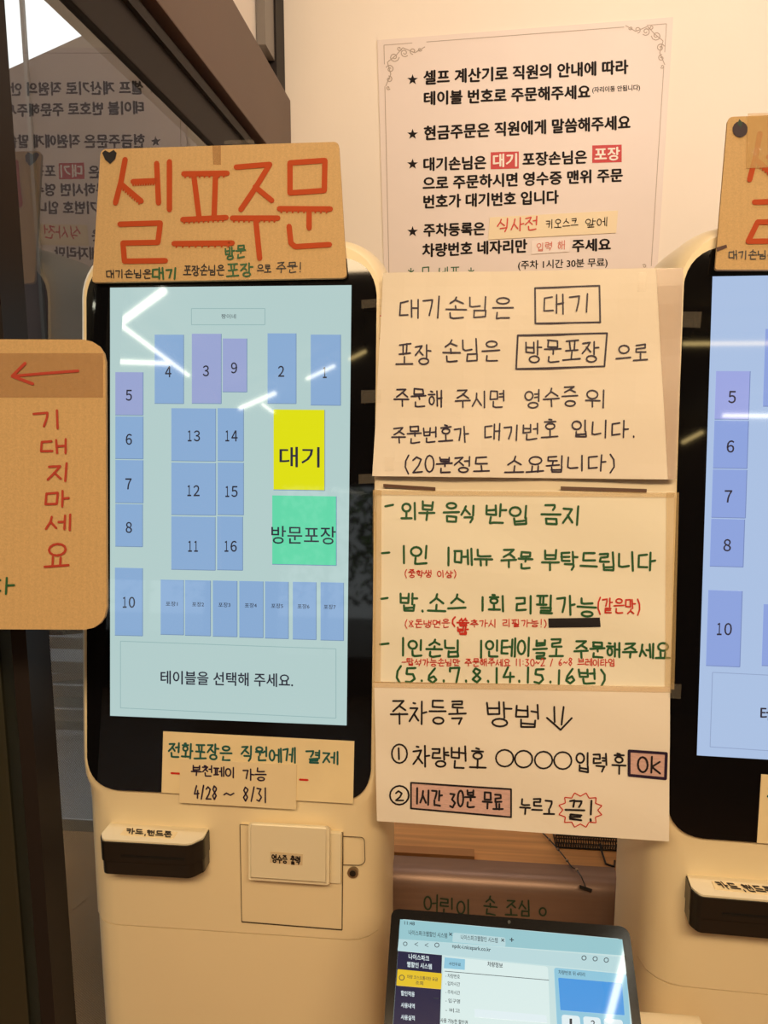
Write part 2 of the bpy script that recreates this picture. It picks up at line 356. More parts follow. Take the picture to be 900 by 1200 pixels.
# wall behind the photographer with two street windows
BW = -6.2
wf = bmesh.new()
WINS = [(-3.9, -2.55, .55, 2.15), (-1.85, -.75, .35, 2.2)]
xs = [-6] + [v for q in WINS for v in q[:2]] + [4.5]
for i in range(0, len(xs), 2): box(wf, xs[i], xs[i+1], BW, BW+.1, 0, CEIL)
for x0, x1, z0, z1 in WINS: box(wf, x0, x1, BW, BW+.1, 0, z0); box(wf, x0, x1, BW, BW+.1, z1, CEIL)
struct('wall_front', wf, darkwall)
GL = glass_mat('window_glass', (.86, .88, .87, 1))
for k, (x0, x1, z0, z1) in enumerate(WINS):
    e = empty('window_%d' % (k+2), ((x0+x1)/2, BW+.05, z0)); e['kind'] = 'structure'
    f = bmesh.new()
    for a in (x0, (x0+x1)/2-.02, x1-.04): box(f, a, a+.04, BW+.02, BW+.08, z0, z1)
    for a in (z0, z1-.04): box(f, x0, x1, BW+.02, BW+.08, a, a+.04)
    obj('window_frame', f, darkmetal, e); obj('pane', bx(x0+.02, x1-.02, BW+.045, BW+.052, z0+.02, z1-.02), GL, e)
lw = bmesh.new(); box(lw, -6, -5.9, -6.1, .79, 0, CEIL)
struct('wall_left', lw, darkwall)
fl = bmesh.new(); box(fl, -5.9, -1.42, .79, .85, 0, CEIL); box(fl, -1.42, GX-.03, .79, .85, 2.25, CEIL)
struct('wall_entrance', fl, darkwall)

# glass side wall: post, sill, rails, pane, plaster over the beam
g = empty('window_1', (GX, 1.5, 0)); g['kind'] = 'structure'
obj('pane', bx(GX-.012, GX-.004, .83, DW-.03, .06, 1.93), GL, g)
obj('jamb', bx(GX-.018, GX, .79, .838, 0, 2.2), darkmetal, g)
obj('sill', bx(GX-.03, GX, .838, DW, 0, .06), darkmetal, g)
obj('far_jamb', bx(GX-.03, GX, DW-.035, DW, .06, 2.2), darkmetal, g)
obj('lower_rail', bx(GX-.03, GX+.004, .838, DW, 1.885, 1.985, bevel=.003), darkmetal, g)
obj('glazing_bead', bx(GX-.01, GX+.012, .838, DW, 1.955, 1.972), darkmetal, g)
obj('beam', bx(GX-.06, GX+.02, -.2, DW, 1.995, 2.19, bevel=.003), brownbeam, g)
struct('trim_1', bx(GX-.02, GX+.006, DW-.10, DW-.001, 2.19, CEIL), darkmetal)
struct('trim_2', bx(GX-.02, GX+.002, DW-.20, DW-.105, 2.25, CEIL), mat('grey_metal_strip', rgb(120, 112, 104), .35))
struct('wall_upper_left', bx(GX-.05, GX-.022, .8, DW, 2.19, CEIL), wall_m)
# entrance door leaf left of the post
d = empty('door_1', (-.95, .82, 0)); d['kind'] = 'structure'
obj('door_stile', bx(-.60, -.515, .80, .84, 0, 2.24, bevel=.004), mat('dark_green_door_frame', rgb(46, 46, 34), .35), d)
obj('door_stile', bx(-1.42, -1.35, .80, .84, 0, 2.24, bevel=.004), MATS['dark_green_door_frame'], d)
obj('door_rail', bx(-1.35, -.60, .80, .84, 0, .12), MATS['dark_green_door_frame'], d)
obj('door_rail', bx(-1.35, -.60, .80, .84, 2.16, 2.24), MATS['dark_green_door_frame'], d)
obj('pane', bx(-1.36, -.59, .815, .822, .11, 2.17), GL, d)

# ---- outside the glass: dark slanted awning wall, paving, fly screen, terrace chairs
struct('pavement', bx(-9, GX-.03, .86, 9, -.12, -.02), mat('paving', rgb(86, 82, 80), .8, noise=.15, nscale=5))
struct('street', bx(-14, 14, -22, -6.21, -.12, -.02), mat('street_asphalt', rgb(120, 118, 114), .9, noise=.1, nscale=3))
ow = bmesh.new()
box(ow, -6.0, -2.0, 3.6, 3.7, -.02, 2.2)
A = [at_y(-160, 158, 3.6), at_y(250, -28, 3.6)]
ow2 = slab([Vector((A[0].x, 3.6, 0)), Vector((A[1].x+1.4, 3.6, 0)), Vector((A[1].x+1.4, 3.6, A[1].z+.6)), A[1], A[0]], [Vector((A[0].x, 3.8, 0)), Vector((A[1].x+1.4, 3.8, 0)), Vector((A[1].x+1.4, 3.8, A[1].z+.6)), A[1]+Vector((0, .2, 0)), A[0]+Vector((0, .2, 0))])
ow.free()
o = struct('wall_neighbour', ow2, mat('neighbour_render', rgb(70, 56, 52), .8, noise=.1, nscale=2))
struct('trim_3', bx(at_y(25, 100, 3.55).x, at_y(25, 100, 3.55).x+.016, 3.58, 3.6, 0, 3.6), mat('downpipe_grey', rgb(70, 64, 60), .5))

# ================================================================== POSTER ON THE WALL
PS = Surf((0, DW-.004, 0), (0, -1, 0))
po = empty('poster', PS.on(610, 380, 0)); tag(po, 'large printed notice with starred lines and ornate border on the cream wall', 'poster')
obj('paper', sheet(PS, [(442, 47), (789, 20), (767, 372), (452, 384)], 0, .003, 6, 6), poster_m, po)
K = INK['print']
L_ = [("셀프 계산기로 직원의 안내에 따라", 496, 100, 736.5, 87, 17.5), ("테이블 번호로 주문해주세요", 496.5, 124, 692, 116, 17), ("현금주문은 직원에게 말씀해주세요", 496.5, 165, 739, 152, 17.5),
      ("대기손님은", 496, 201, 570, 198.5, 16.5), ("포장손님은", 612, 195, 688, 192, 16.5), ("으로 주문하시면 영수증 맨위 주문", 495, 223.5, 730, 213.3, 16.5),
      ("번호가 대기번호 입니다", 496, 245, 655, 239, 16.5), ("주차등록은", 496, 278, 568.6, 275.8, 16), ("차량번호 네자리만", 494.6, 302, 618, 296.3, 16.5), ("주세요", 670, 296, 716, 294, 15.5)]
for l in L_: typo(PS, po, K, *l, bold=.04)
typo(PS, po, K, "(자리이동 안됩니다)", 694, 110, 750, 107, 8, bold=.02)
typo(PS, po, K, "(주차 1시간 30분 무료)", 607, 317.5, 712, 314, 12, bold=.018)
for x0, y0, x1, y1, t in ((575, 178.5, 608, 198.5, "대기"), (694, 170.5, 728.5, 191, "포장")):
    i = Ink(PS, .0006); i.poly([(x0, y0), (x1, y0-1), (x1, y1-1), (x0, y1)]); i.done(INK['redprint'], po, 'red_box')
    typo(PS, po, INK['white'], t, x0+2.5, y1-2, x1-2, y1-3, 16, off=.0012, bold=.03)
for x, y in ((483.5, 93.5), (483.5, 157.5), (483.5, 192.5), (483.5, 271.5)):
    i = Ink(PS, .0006); q = [(x+(6.6 if k % 2 == 0 else 2.7)*math.sin(k*math.pi/5), y-(6.6 if k % 2 == 0 else 2.7)*math.cos(k*math.pi/5)) for k in range(10)]
    i.poly(q); i.done(K, po, 'star')
# border line with curled corners
i = Ink(PS, .0005)
B = [(450, 53), (781, 28), (760, 362), (457, 374)]
def lerp(a, b, t): return (a[0]+(b[0]-a[0])*t, a[1]+(b[1]-a[1])*t)
for a, b in zip(B, B[1:]+B[:1]): i.stroke([lerp(a, b, .15), lerp(a, b, .85)], .8, False); i.stroke([a, lerp(a, b, .1)], .8, False); i.stroke([lerp(a, b, .93), b], .8, False)
i.done(INK['grey'], po, 'border_line')
for cx, cy, sx, sy in ((450, 53, 1, 1), (781, 28, -1, 1), (760, 362, -1, -1), (457, 374, 1, -1)):
    i = Ink(PS, .0005)
    for (ox, oy, r, a0, tn) in ((12, 14, 6, 0, 1.6), (24, 9, 5, 40, 1.5), (34, 7, 4, 90, 1.3), (7, 28, 5, 200, 1.5), (6, 40, 4, 260, 1.4), (18, 4, 3, 20, 1.2), (42, 5, 2.5, 10, 1.2), (5, 50, 2.5, 30, 1.2)):
        pts = [(cx+sx*(ox+r*(1-k/16)*math.cos(R(a0)+k/14*tn*2*math.pi)), cy+sy*(oy+r*(1-k/16)*math.sin(R(a0)+k/14*tn*2*math.pi))) for k in range(14)]
        i.stroke(pts, 1.1, False)
    i.stroke([(cx+sx*a, cy+sy*b) for a, b in ((2, 48), (8, 34), (4, 20), (14, 12), (22, 3), (36, 9), (48, 2))], 1, False)
    i.done(INK['grey'], po, 'corner_ornament')
gi = Ink(PS, .0006); gi.write("* ㅁ 세프 *", 478, 326, 556, 325, 13, 1.3); gi.done(INK['green'], po, 'writing', 'green handwritten line')
def note(name, label, cat, surf, corners, m, off=.0, th=.0008, n=4):
    c = surf.on(sum(p[0] for p in corners)/4, max(p[1] for p in corners), off)
    e = empty(name, c); tag(e, label, cat); obj('paper', sheet(surf, corners, off, th, n, n), m, e); return e
n1 = note('paper_slip', 'long cream slip with red and grey handwriting taped on the starred poster', 'note', PS, [(574, 255), (724, 247), (722, 273), (572, 281)], cream, .0022)
hand(PS, n1, INK['red'], [("식사전", 583, 273, 630, 270, 17, 1.6)], 1.6, .0032); hand(PS, n1, INK['print'], [("키오스크", 640, 268, 677, 266, 10, 1), ("앞에", 686, 267, 711, 265, 11, 1)], 1, .0032)
n2 = note('paper_slip', 'tiny white slip with faint red handwriting taped low on the starred poster', 'note', PS, [(623, 282), (668, 279), (667, 295), (623, 298)], mat('slip_white', rgb(240, 226, 214), .5), .0022)
hand(PS, n2, mat('faint_red_ink', rgb(214, 120, 100), .5), [("입력 해", 629, 295, 662, 292, 10, 1)], 1, .0032)

# ================================================================== THE KIOSKS
W_, H_ = .299, .5316; TILT = R(7.11)
KL = Vector((-.42358, .94287, EYE+.12168)); KR = Vector((.2799, .9028, EYE+.12491)); YR = R(-2.28)
NL = Vector((0, -math.cos(TILT), math.sin(TILT)))
KS = Surf(KL, NL)                                  # left screen plane
ZTL = KL.z
zk = ZTL - .632*math.cos(TILT); yk = -.632*math.sin(TILT)   # knee, in kiosk space (y 0 = screen top)
KF = KL.y + yk                                      # world y of the vertical front, left kiosk
FV = Surf((0, KF, 0), (0, -1, 0))
root = empty('order_kiosk', (KL.x+W_/2, KL.y, 0))
tag(root, 'white self order kiosk with pale green screen beside the glass wall', 'kiosk')
ZTOP = ZTL+.047; HW = W_/2+.034; RC = .058
def yf(z):
    y = -(ZTL-z)*math.tan(TILT)
    k = yk; s = .012
    return k + .5*((y-k)+math.sqrt((y-k)**2+s*s)) - s*.1
PD = [0, .003, .010, .022, .045, .15, .185, .2]
PA = [0, .003, .007, .010, .013, .013, .008, -.01]
PB = [-.032, -.018, -.006, .004, .011, .012, .008, -.01]
def loft(z0, z1, rtop, inset=0.):
    lv = []
    zs = [z1-rtop+rtop*math.sin(a*math.pi/2/10) for a in range(10, -1, -1)] if rtop else [z1]
    for z in zs:
        a = math.asin(min(1, max(0, (z-(z1-rtop))/rtop))) if rtop else 0
        lv.append((z, HW-(rtop-rtop*math.cos(a) if rtop else 0), math.cos(a) if rtop else 1, math.sin(a) if rtop else 0))
    n = 40
    zb = zs[-1]
    for k in range(1, n+1): lv.append((zb+(z0-zb)*k/n, HW, 1, 0))
    bm = bmesh.new(); rings = []
    for dI in range(len(PD)):
        Lr, Rr = [], []
        for z, hw, nx, nz in lv:
            t = min(1, max(0, (zk+.03-z)/.05)); t = t*t*(3-2*t)
            of = PA[dI]*(1-t)+PB[dI]*t - inset
            dep = PD[dI]*(1-t*.0)+(0 if dI == 0 else t*.03*(dI > 4)) + inset*(dI == 0)
            zz = z+of*nz
            for side, lst in ((-1, Lr), (1, Rr)):
                lst.append(bm.verts.new((side*(hw+of*nx), yf(z)+dep+t*.03*0, zz)))
        rings.append((Lr, Rr))
    N = len(lv)
    for a, b in zip(rings[:-1], rings[1:]):
        for s in (0, 1):
            for k in range(N-1): bm.faces.new((a[s][k], a[s][k+1], b[s][k+1], b[s][k]))
        bm.faces.new((a[0][0], b[0][0], b[1][0], a[1][0])); bm.faces.new((a[0][-1], a[1][-1], b[1][-1], b[0][-1]))
    for q in (rings[0], rings[-1]):
        for k in range(N-1): bm.faces.new((q[0][k], q[1][k], q[1][k+1], q[0][k+1]))
    return bm
seamz = FV.on(283, 1094).z
obj('upper_casing', loft(seamz+.0013, ZTOP, RC), plast, root, True, local=True)
obj('lower_casing', loft(.03, seamz-.0012, 0, .0015), plast, root, True, local=True)
obj('base_plate', bx(-.18, .18, -.07, .11, 0, .03, bevel=.004), plast, root, local=True)
# black front glass (local a right / b down coordinates of the tilted front)
upv = Vector((0, math.sin(TILT), math.cos(TILT)))
def ab(a, b, off=0): return Vector((KL.x+a, KL.y, KL.z)) - upv*b + NL*off
gp = rounded([(-.0305, -.033), (W_+.0305, -.033), (W_+.0305, .626), (-.0305, .626)], [.045, .045, .04, .04], 8)
obj('front_glass', slab([ab(a, b, .0012) for a, b in gp], [ab(a, b, -.002) for a, b in gp]), blackgl, root)
# screen
sm = lambda n, c, e: mat(n, (.01, .01, .01, 1), .035, emit=e, ecol=c)
UI = dict(bg=sm('screen_pale_green', rgb(178, 204, 202), 1.), tile=sm('tile_blue', rgb(136, 170, 210), 1.), edge=sm('tile_edge', rgb(112, 140, 176), 1.),
          tile2=sm('tile_lilac', rgb(152, 164, 208), 1.), yellow=sm('tile_yellow', rgb(222, 222, 16), 1.), green=sm('tile_green', rgb(98, 214, 168), 1.),
          line=sm('ui_line', rgb(146, 178, 178), 1.), ink=sm('ui_ink', rgb(42, 44, 58), 1.))
scr = obj('screen', slab([ab(a, b, .0016) for a, b in ((0, 0), (W_, 0), (W_, H_), (0, H_))], [ab(a, b, .0008) for a, b in ((0, 0), (W_, 0), (W_, H_), (0, H_))]), UI['bg'], root)
def tile(x0, y0, x1, y1, m='tile', name='table_button', lab=None):
    sl0 = (x0-270)*0 + (y0-335)*6.4e-5; sl1 = (y1-335)*6.4e-5
    q = [(x0, y0), (x1, y0+(x1-x0)*sl0), (x1, y1+(x1-x0)*sl1), (x0, y1)]
    bm = slab([KS.on(x, y, .0020) for x, y in q], [KS.on(x, y, .0014) for x, y in q]); o = obj(name, bm, UI[m], scr)
    e = Ink(KS, .0022); e.stroke([q[1], q[2]], .8, False); e.stroke([q[3], q[2]], .8, False); e.done(UI['edge'], scr, 'button_edge')
    if lab: o['label'] = lab
def px8(x, y, o=(100, 330)): return (o[0]+x/2.727, o[1]+y/2.727)
def utxt(t, x0, yb, x1, h, bold=0, sl=0): typo(KS, scr, UI['ink'], t, x0, yb, x1, yb+sl, h, off=.0024, bold=bold, name='screen_text')
tile(136, 436.3, 168.6, 486.5, 'tile2'); tile(136, 488, 168.6, 537.5); tile(136, 539, 168.6, 589); tile(136, 590.5, 168, 640); tile(135.5, 665, 168, 744)
tile(182, 392.5, 216, 473, 'tile'); tile(225.5, 391.5, 260, 473, 'tile2'); tile(261.5, 397, 290, 459.5, 'tile2'); tile(314, 391, 347.5, 473); tile(364.5, 392.5, 399.5, 475)
tile(201.5, 478.5, 253.5, 540); tile(255.5, 478.5, 286, 540); tile(201.5, 542, 253.5, 603); tile(255.5, 542, 286, 603); tile(201.5, 605, 253, 667); tile(255, 605, 285, 667.5)
tile(321, 480, 381, 574, 'yellow', 'waiting_button', 'yellow button'); tile(319.5, 580.5, 394.5, 661, 'green', 'takeout_button', 'green button')
for k, (a, b) in enumerate(((189, 216), (217.5, 247.5), (250, 278.5), (281, 309), (311, 338.5), (343.5, 371), (376, 403))): tile(a, 679+k*.5, b, 743+k*1.1)
NUMS = []
for t, x, y in (('5', 152, 463.5), ('6', 152, 515), ('7', 151.5, 567), ('8', 152, 618), ('4', 198, 436), ('3', 242, 435), ('9', 275, 431.5), ('2', 330, 435.5), ('1', 381, 437)):
    NUMS.append((t, x, y+6.5))
def num(t, xc, yb, h=13):
    ws_ = [4.6 if c == '1' else 7.4 for c in t]; X = xc-(sum(ws_)+2.4*(len(t)-1))/2
    for c, wd in zip(t, ws_): typo(KS, scr, UI['ink'], chr(0xFF10+int(c)), X, yb, X+wd, yb, h, off=.0024, bold=.018, name='button_number'); X += wd+2.4
num('10', 152, 712)
for t, x, y in (('13', 228, 511), ('14', 272, 511), ('12', 227.5, 575), ('15', 272, 576), ('11', 227, 640), ('16', 271, 640)): NUMS.append((t, x, y+6.5))
for t, x, y in NUMS: num(t, x, y)
utxt('대기', 328, 547.5, 375, 24, .012, .5); utxt('방문포장', 318.5, 637, 394, 21, .008, 1)
for k in range(7): x = 202+30.8*k; utxt('포장%d' % (k+1), x-7, 710+k*.6, x+7, 5.5, .01)
utxt('짱이네', 260, 374, 277, 5.5); utxt('테이블을 선택해 주세요.', 189, 801, 344, 16, .018, 4)
for q in ([(225, 362), (311, 362), (311, 381), (225, 381)], [(142, 751), (394, 760), (394, 841), (142, 829)]):
    e = Ink(KS, .002)
    for a, b in zip(q, q[1:]+q[:1]): e.stroke([a, b], .8, False)
    e.done(UI['line'], scr, 'screen_outline')

# card reader: white top, black body, slot
def ky(Y): return Surf((0, Y, 0), (0, -1, 0))
yF, yB = KF-.034, KF+.004
zt = FV.on(185, 969).z
xl, xr = FV.on(127.5, 968).x, FV.on(244.5, 972).x
pl = rounded([(xl, yB), (xr, yB), (xr, yF+.016), (xr-.013, yF), (xl+.006, yF), (xl-.001, yF+.012)], [0, 0, .004, .006, .004, .004], 4)
zb = zt-.046
def prism(poly, z0, z1): return slab([Vector((x, y, z1)) for x, y in poly], [Vector((x, y, z0)) for x, y in poly])
cr = obj('card_reader', prism(pl, zt-.028, zt-.0022), blackpl, root, True)
pin = [((x-(xl+xr)/2)*.985+(xl+xr)/2, y+.0015*(y < KF-.02)) for x, y in pl]
obj('reader_top', prism(pin, zt-.0022, zt), plast2, cr)
obj('reader_lower_body', prism(pin, zb, zt-.0293), blackpl, cr)
obj('card_slot', bx(xl+.03, xr-.02, yF-.0008, yF+.002, zt-.021, zt-.0185), mat('slot_black', (.002, .002, .002, 1), .6), cr)
TS = Surf((0, 0, zt+.0003), (0, 0, 1), du=Vector((1, 0, 0)))
st = plate(TS, [(147, 970.5), (208, 975.5), (203, 983), (141, 978)], .0005, .0008); obj('paper_label', st, kraft, cr)
ti = Ink(TS, .0009); ti.write('카드,핸드폰', 149, 977.5, 201, 982, 6.5, 1.5, .02); ti.done(INK['black'], cr, 'writing')
# printer hatch
hp = rounded([(281.5, 965.5), (402, 975), (401, 1089), (283.5, 1079.5)], 1, 2)
ph = obj('printer_hatch', slab([FV.on(x, y, .0006) for x, y in hp], [FV.on(x, y, -.004) for x, y in hp]), plast, root)
gi = Ink(FV, .0012)
for a, b, wd in (((281.5, 965.5), (283.5, 1079.5), .8), ((283.5, 1079.5), (401, 1089), 1.5), ((401, 1089), (402, 975), 1.1), ((281.5, 965.5), (402, 975), .7)): gi.stroke([a, b], wd, False)
seam_m = mat('seam_shadow_gap', rgb(70, 56, 38), .8)
gi.done(seam_m, ph, 'hatch_gap')
F2 = ky(KF-.022)
cp = rounded([(290.5, 963), (385.5, 968), (385, 1037.5), (290.5, 1031)], [5, 5, 3, 3], 3)
bk = [FV.on(x*.982+530*.018, y, 0) for x, y in cp]
bmc = slab([F2.on(x, y) for x, y in cp], bk)
eds = [e for e in bmc.edges if all(abs(v.co.y-(KF-.022)) < 1e-5 for v in e.verts)]
bmesh.ops.bevel(bmc, geom=eds, offset=.004, segments=3, affect='EDGES')
obj('receipt_cover', bmc, plast2, ph, True)
obj('side_plate', slab([FV.on(x, y, .006) for x, y in ((386, 973), (400.5, 974.5), (400, 1032), (384, 1031))], [FV.on(x, y, 0) for x, y in ((386, 973), (400.5, 974.5), (400, 1032), (384, 1031))]), plast2, ph)
obj('paper_label', plate(F2, [(317, 997.5), (355, 1001), (354.5, 1014), (316.5, 1010.5)], .0006, .001), mat('label_tape', rgb(220, 200, 165), .4), ph)
ti = Ink(F2, .001); ti.write('영수증 출력', 319, 1009.5, 352, 1012.5, 9, 1.5, .02); ti.done(INK['black'], ph, 'writing')
gi = Ink(FV, .0008); q = rounded([(402, 979.5), (427, 981), (428, 1010), (423, 1013.5), (402, 1013)], [0, 4, 4, 3, 0], 3); gi.stroke([q[k % len(q)] for k in range(len(q)+1)], .9, False)
gi.done(seam_m, ph, 'flap_outline')
kc = FV.on(413.5, 1022.8)
bm = bmesh.new()
tube(bm, [kc+Vector((0, -.0012, 0)), kc+Vector((0, .004, 0))], .0068, 20)
lk = obj('key_lock', bm, mat('lock_metal', rgb(150, 132, 106), .3, metal=.7), ph, True)
bm = bmesh.new(); tube(bm, [kc+Vector((0, -.0022, 0)), kc+Vector((0, -.001, 0))], .004, 12)
obj('key_slot', bm, blackpl, root)
# ---- the right kiosk: a copy of the thing and its parts
ALT = {}
def alt(m):
    t = {'screen_pale_green': (172, 194, 228), 'tile_blue': (142, 164, 222), 'tile_lilac': (158, 168, 226), 'tile_edge': (120, 138, 190), 'ui_line': (146, 165, 200), 'ui_ink': (52, 46, 58)}
    if m.name not in t: return None
    if m.name not in ALT: ALT[m.name] = sm(m.name+'_cool', rgb(*t[m.name]), .98)
    return ALT[m.name]
kids = {}
for o in list(COL.objects):
    if o.parent: kids.setdefault(o.parent, []).append(o)
def copy_tree(o, parent=None):
    c = o.copy(); COL.objects.link(c); c.parent = parent
    if o.type == 'MESH' and o.data.materials:
        a = alt(o.data.materials[0])
        if a: c.data = o.data.copy(); c.data.materials[0] = a
    for ch in kids.get(o, []): copy_tree(ch, c)
    return c
kr = copy_tree(root); kr['label'] = 'white self order kiosk with bluish screen at the right edge'
rv = Vector((math.cos(YR), math.sin(YR), 0)); p = KR + rv*(W_/2)
kr.location = (p.x, p.y, 0); kr.rotation_euler.z = YR
for o in (root, kr): o['group'] = 'self order kiosks'
for o in (root, kr): del o['group']

# notes on the kiosks (each stuck over black glass and casing)
nA = note('payment_note', 'tan strip with teal handwriting stuck under the pale green screen', 'note', KS, [(192, 856.5), (415.5, 868), (414, 941), (190, 928)], kraft, .0022)
hand(KS, nA, INK['teal'], [("전화포장은", 199, 887, 272, 890, 18), ("직원에게", 284, 890.5, 346.5, 893, 17), ("결제", 359.5, 893, 396.5, 894, 16)], 2.2, .003)
for q in ([(202, 905), (211, 905.5)], [(352, 912.5), (361, 913)]): i = Ink(KS, .003); i.stroke(q, 2.4); i.done(INK['red'], nA, 'drawn_dash', 'red dash')
nB = note('date_note', 'small pale note with dates taped over the tan strip on left kiosk', 'note', KS, [(212.5, 888), (348.5, 895), (347.5, 947), (211.5, 939)], cream, .0042)
hand(KS, nB, INK['purple'], [("부천페이", 226, 907, 277, 909, 12), ("가능", 286, 912, 313, 913, 14), ("4/28", 229, 933, 256, 935, 16), ("~", 264, 934, 275, 934, 10), ("8/31", 286, 936, 314, 938, 17)], 1.7, .0052)
kids.clear()
for o in list(COL.objects):
    if o.parent: kids.setdefault(o.parent, []).append(o)
mkr = world(kr) @ world(root).inverted()
c = copy_tree(nA); c.matrix_basis = mkr @ world(nA); c['label'] = 'tan strip with teal handwriting stuck under the bluish screen'

# ================================================================== SHEETS BETWEEN THE KIOSKS
p1 = ab(W_+.04, 0, .012); p3 = ab(W_+.04, H_, .012)
q1 = KR + Vector((-.035*math.cos(YR), -.035*math.sin(YR), 0)) - Vector((0, .014, 0))
nn = (q1-p1).cross(p3-p1).normalized()
if nn.y > 0: nn = -nn
def wav(a, b): return .0011*math.sin(a*31+b*9)+.0008*math.sin(b*47-a*13)+.0005*math.sin(a*90)
def wav2(a, b): return .0012*math.sin(a*23-b*14)+.0007*math.sin(b*60+a*20)
S1 = Surf(p1, nn, wav); S2 = Surf(p1, nn, wav2)
BK = note('backing_sheet', 'plain white backing sheet showing beside the left kiosk behind the notices', 'paper', S2, [(447, 322), (803, 318), (792, 600), (437, 600)], mat('backing_paper', rgb(236, 222, 196), .4), -.006, .0006, 8)
for y in (369, 396, 436, 457, 490, 508, 535): i = Ink(S2, -.0054); i.stroke([(444.5, y), (445.5, y)], 1.6); i.done(INK['dot'], BK, 'pen_dot', 'red pen dot')
m2 = note('handwritten_notice', 'middle laminated notice in green marker with four dashed lines', 'notice', S2, [(441, 573), (791, 576), (785, 806), (439, 799)], paper2, -.002, .0008, 14)
G = INK['green']
hand(S2, m2, G, [("-", 451, 603, 460, 602, 20), ("외부", 470, 610, 509, 610, 21), ("음식", 519.5, 611.5, 558, 612, 21), ("반입", 569, 614, 621, 614, 23), ("금지", 635, 614, 681, 615, 24),
  ("-", 447, 659, 456, 658, 20), ("1인", 469, 661, 504, 662, 21), ("1메뉴", 522, 662, 577, 663, 20), ("주문", 588, 665, 624, 666, 20), ("부탁드립니다", 635, 667, 768, 669, 22),
  ("-", 446, 712, 454, 712, 20), ("밥.소스", 468, 716.5, 546, 717, 20), ("1회", 562, 716, 592.6, 717, 18), ("리필가능", 605, 719, 698, 722, 22),
  ("-", 445, 765, 455, 765, 20), ("1인손님", 469, 768, 540, 769, 20), ("1인테이블로", 561, 770, 660, 771, 21), ("주문해주세요", 673, 771, 785, 772, 19), ("(5.6.7.8.14.15.16번)", 463, 799, 711, 802, 18)], 2.6, -.0012)
Rr = INK['red']
hand(S2, m2, Rr, [("(중학생 이상)", 473.5, 676.5, 535, 677, 9, 1.1), ("(같은맛)", 700, 718.5, 751, 719, 17, 1.8), ("(※돈냉면은", 474, 735, 527, 735, 9, 1.1), ("추가시 리필가능!)", 551, 735, 641, 735, 9, 1.1),
  ("(쏩", 529, 733, 549, 733, 9, 2), ("밥", 536, 743, 549, 743, 9, 2), ("-탑석가능손님만 주문해주세요 11:30~2 / 6~8 브레이타임", 471, 780, 721, 781, 8.5, 1.1)], 1.2, -.0009, label='red handwriting')
i = Ink(S2, -.0009); i.poly([(642.5, 725), (703, 724), (704, 735), (643, 736)]); i.done(INK['black'], m2, 'blackout_bar')
m1 = note('handwritten_notice', 'top white notice in dark pen with two boxed words', 'notice', S1, [(450, 321), (800, 315), (789, 562), (437, 558)], paper, .004, .0006, 14)
D = INK['purple']
hand(S1, m1, D, [("대기손님은", 469, 374, 601, 373, 24), ("대기", 637, 370, 692, 368, 24), ("포장", 466, 429, 506, 428, 24), ("손님은", 519.5, 425, 586, 423, 25), ("방문포장", 616, 425, 701.5, 424, 24), ("으로", 722, 425, 758.5, 424, 20),
  ("주문해", 463, 477, 520, 477, 20), ("주시면", 534, 478, 592, 478, 21), ("영수증", 615, 478, 677, 476, 22), ("위", 686, 477, 710, 478, 22),
  ("주문번호가", 460, 520, 549.5, 518, 19), ("대기번호", 568.5, 517, 654, 514, 20), ("입니다.", 670, 513, 745, 513, 21), ("(20분정도", 474, 554, 573.6, 553, 19), ("소요됩니다)", 592.6, 554, 721.4, 552, 20)], 1.9, .0048)
for q in ([(627, 338.5), (702, 336.5), (703, 379), (627.5, 380)], [(607, 394), (711, 391.5), (708, 430), (605, 433)]):
    i = Ink(S1, .0048); i.stroke(q+[q[0]], 2.1); i.done(D, m1, 'drawn_box')
for q in ([(768, 317), (800, 315), (792, 561), (782, 561)],): obj('plastic_film', sheet(S1, q, .0052, .0002, 3, 12), film_m, m1)
for q in ([(747, 322), (757, 321), (756, 344), (746, 344)], [(452, 536), (463, 536), (463, 552), (452, 552)]): obj('tape', sheet(S1, q, .0054, .0002, 2, 2), tape_m, m1)
m3 = note('handwritten_notice', 'bottom white notice in black pen with circled steps and pink boxes', 'notice', S2, [(439, 800), (785, 805), (784, 986), (442, 962)], paper, .0008, .0006, 14)
Kk = INK['black']
hand(S2, m3, Kk, [("주차등록", 458, 846, 546, 848, 27), ("방법", 570, 851, 633, 853, 29), ("차량번호", 485, 898, 569, 900, 25), ("입력", 675, 902, 712, 904, 22), ("후", 717, 905, 733, 906, 24), ("누르고", 609.5, 952, 649.6, 954, 18)], 2.2, .0018)
i = Ink(S2, .0018)
for x, y in ((591.5, 888), (613.7, 889), (637, 890), (659.5, 890.5)): i.stroke(circ(x, y, 10.3, 9.8, 16), 2)
i.done(Kk, m3, 'drawn_circles')
i = Ink(S2, .0018); i.stroke(circ(468.5, 882.5, 9, 11, 16), 2); i.stroke([(467.5, 876), (468, 889)], 2.2); i.done(Kk, m3, 'circled_number'); i = Ink(S2, .0018); i.stroke(circ(468.5, 931, 11, 11, 16), 2); i.write('2', 464, 937, 473, 937, 12, 2); i.done(Kk, m3, 'circled_number')
i = Ink(S2, .0018); i.stroke([(649.5, 828), (650, 846)], 2.2); i.stroke([(660.5, 828), (658, 849)], 2.2); i.stroke([(641, 841), (657, 855), (670, 841)], 2.2); i.done(Kk, m3, 'drawn_arrow')
for q, wd, m in (([(737, 879), (780.5, 882), (779.7, 912), (737, 907.5)], 3.4, D), ([(482, 916.5), (599, 924.5), (599, 957), (482, 946.5)], 2, Kk)):
    obj('pink_shading', sheet(S2, q, .0013, .0003, 10, 4), INK['pink'], m3); i = Ink(S2, .0019); i.stroke(q+[q[0]], wd); i.done(m, m3, 'drawn_box')
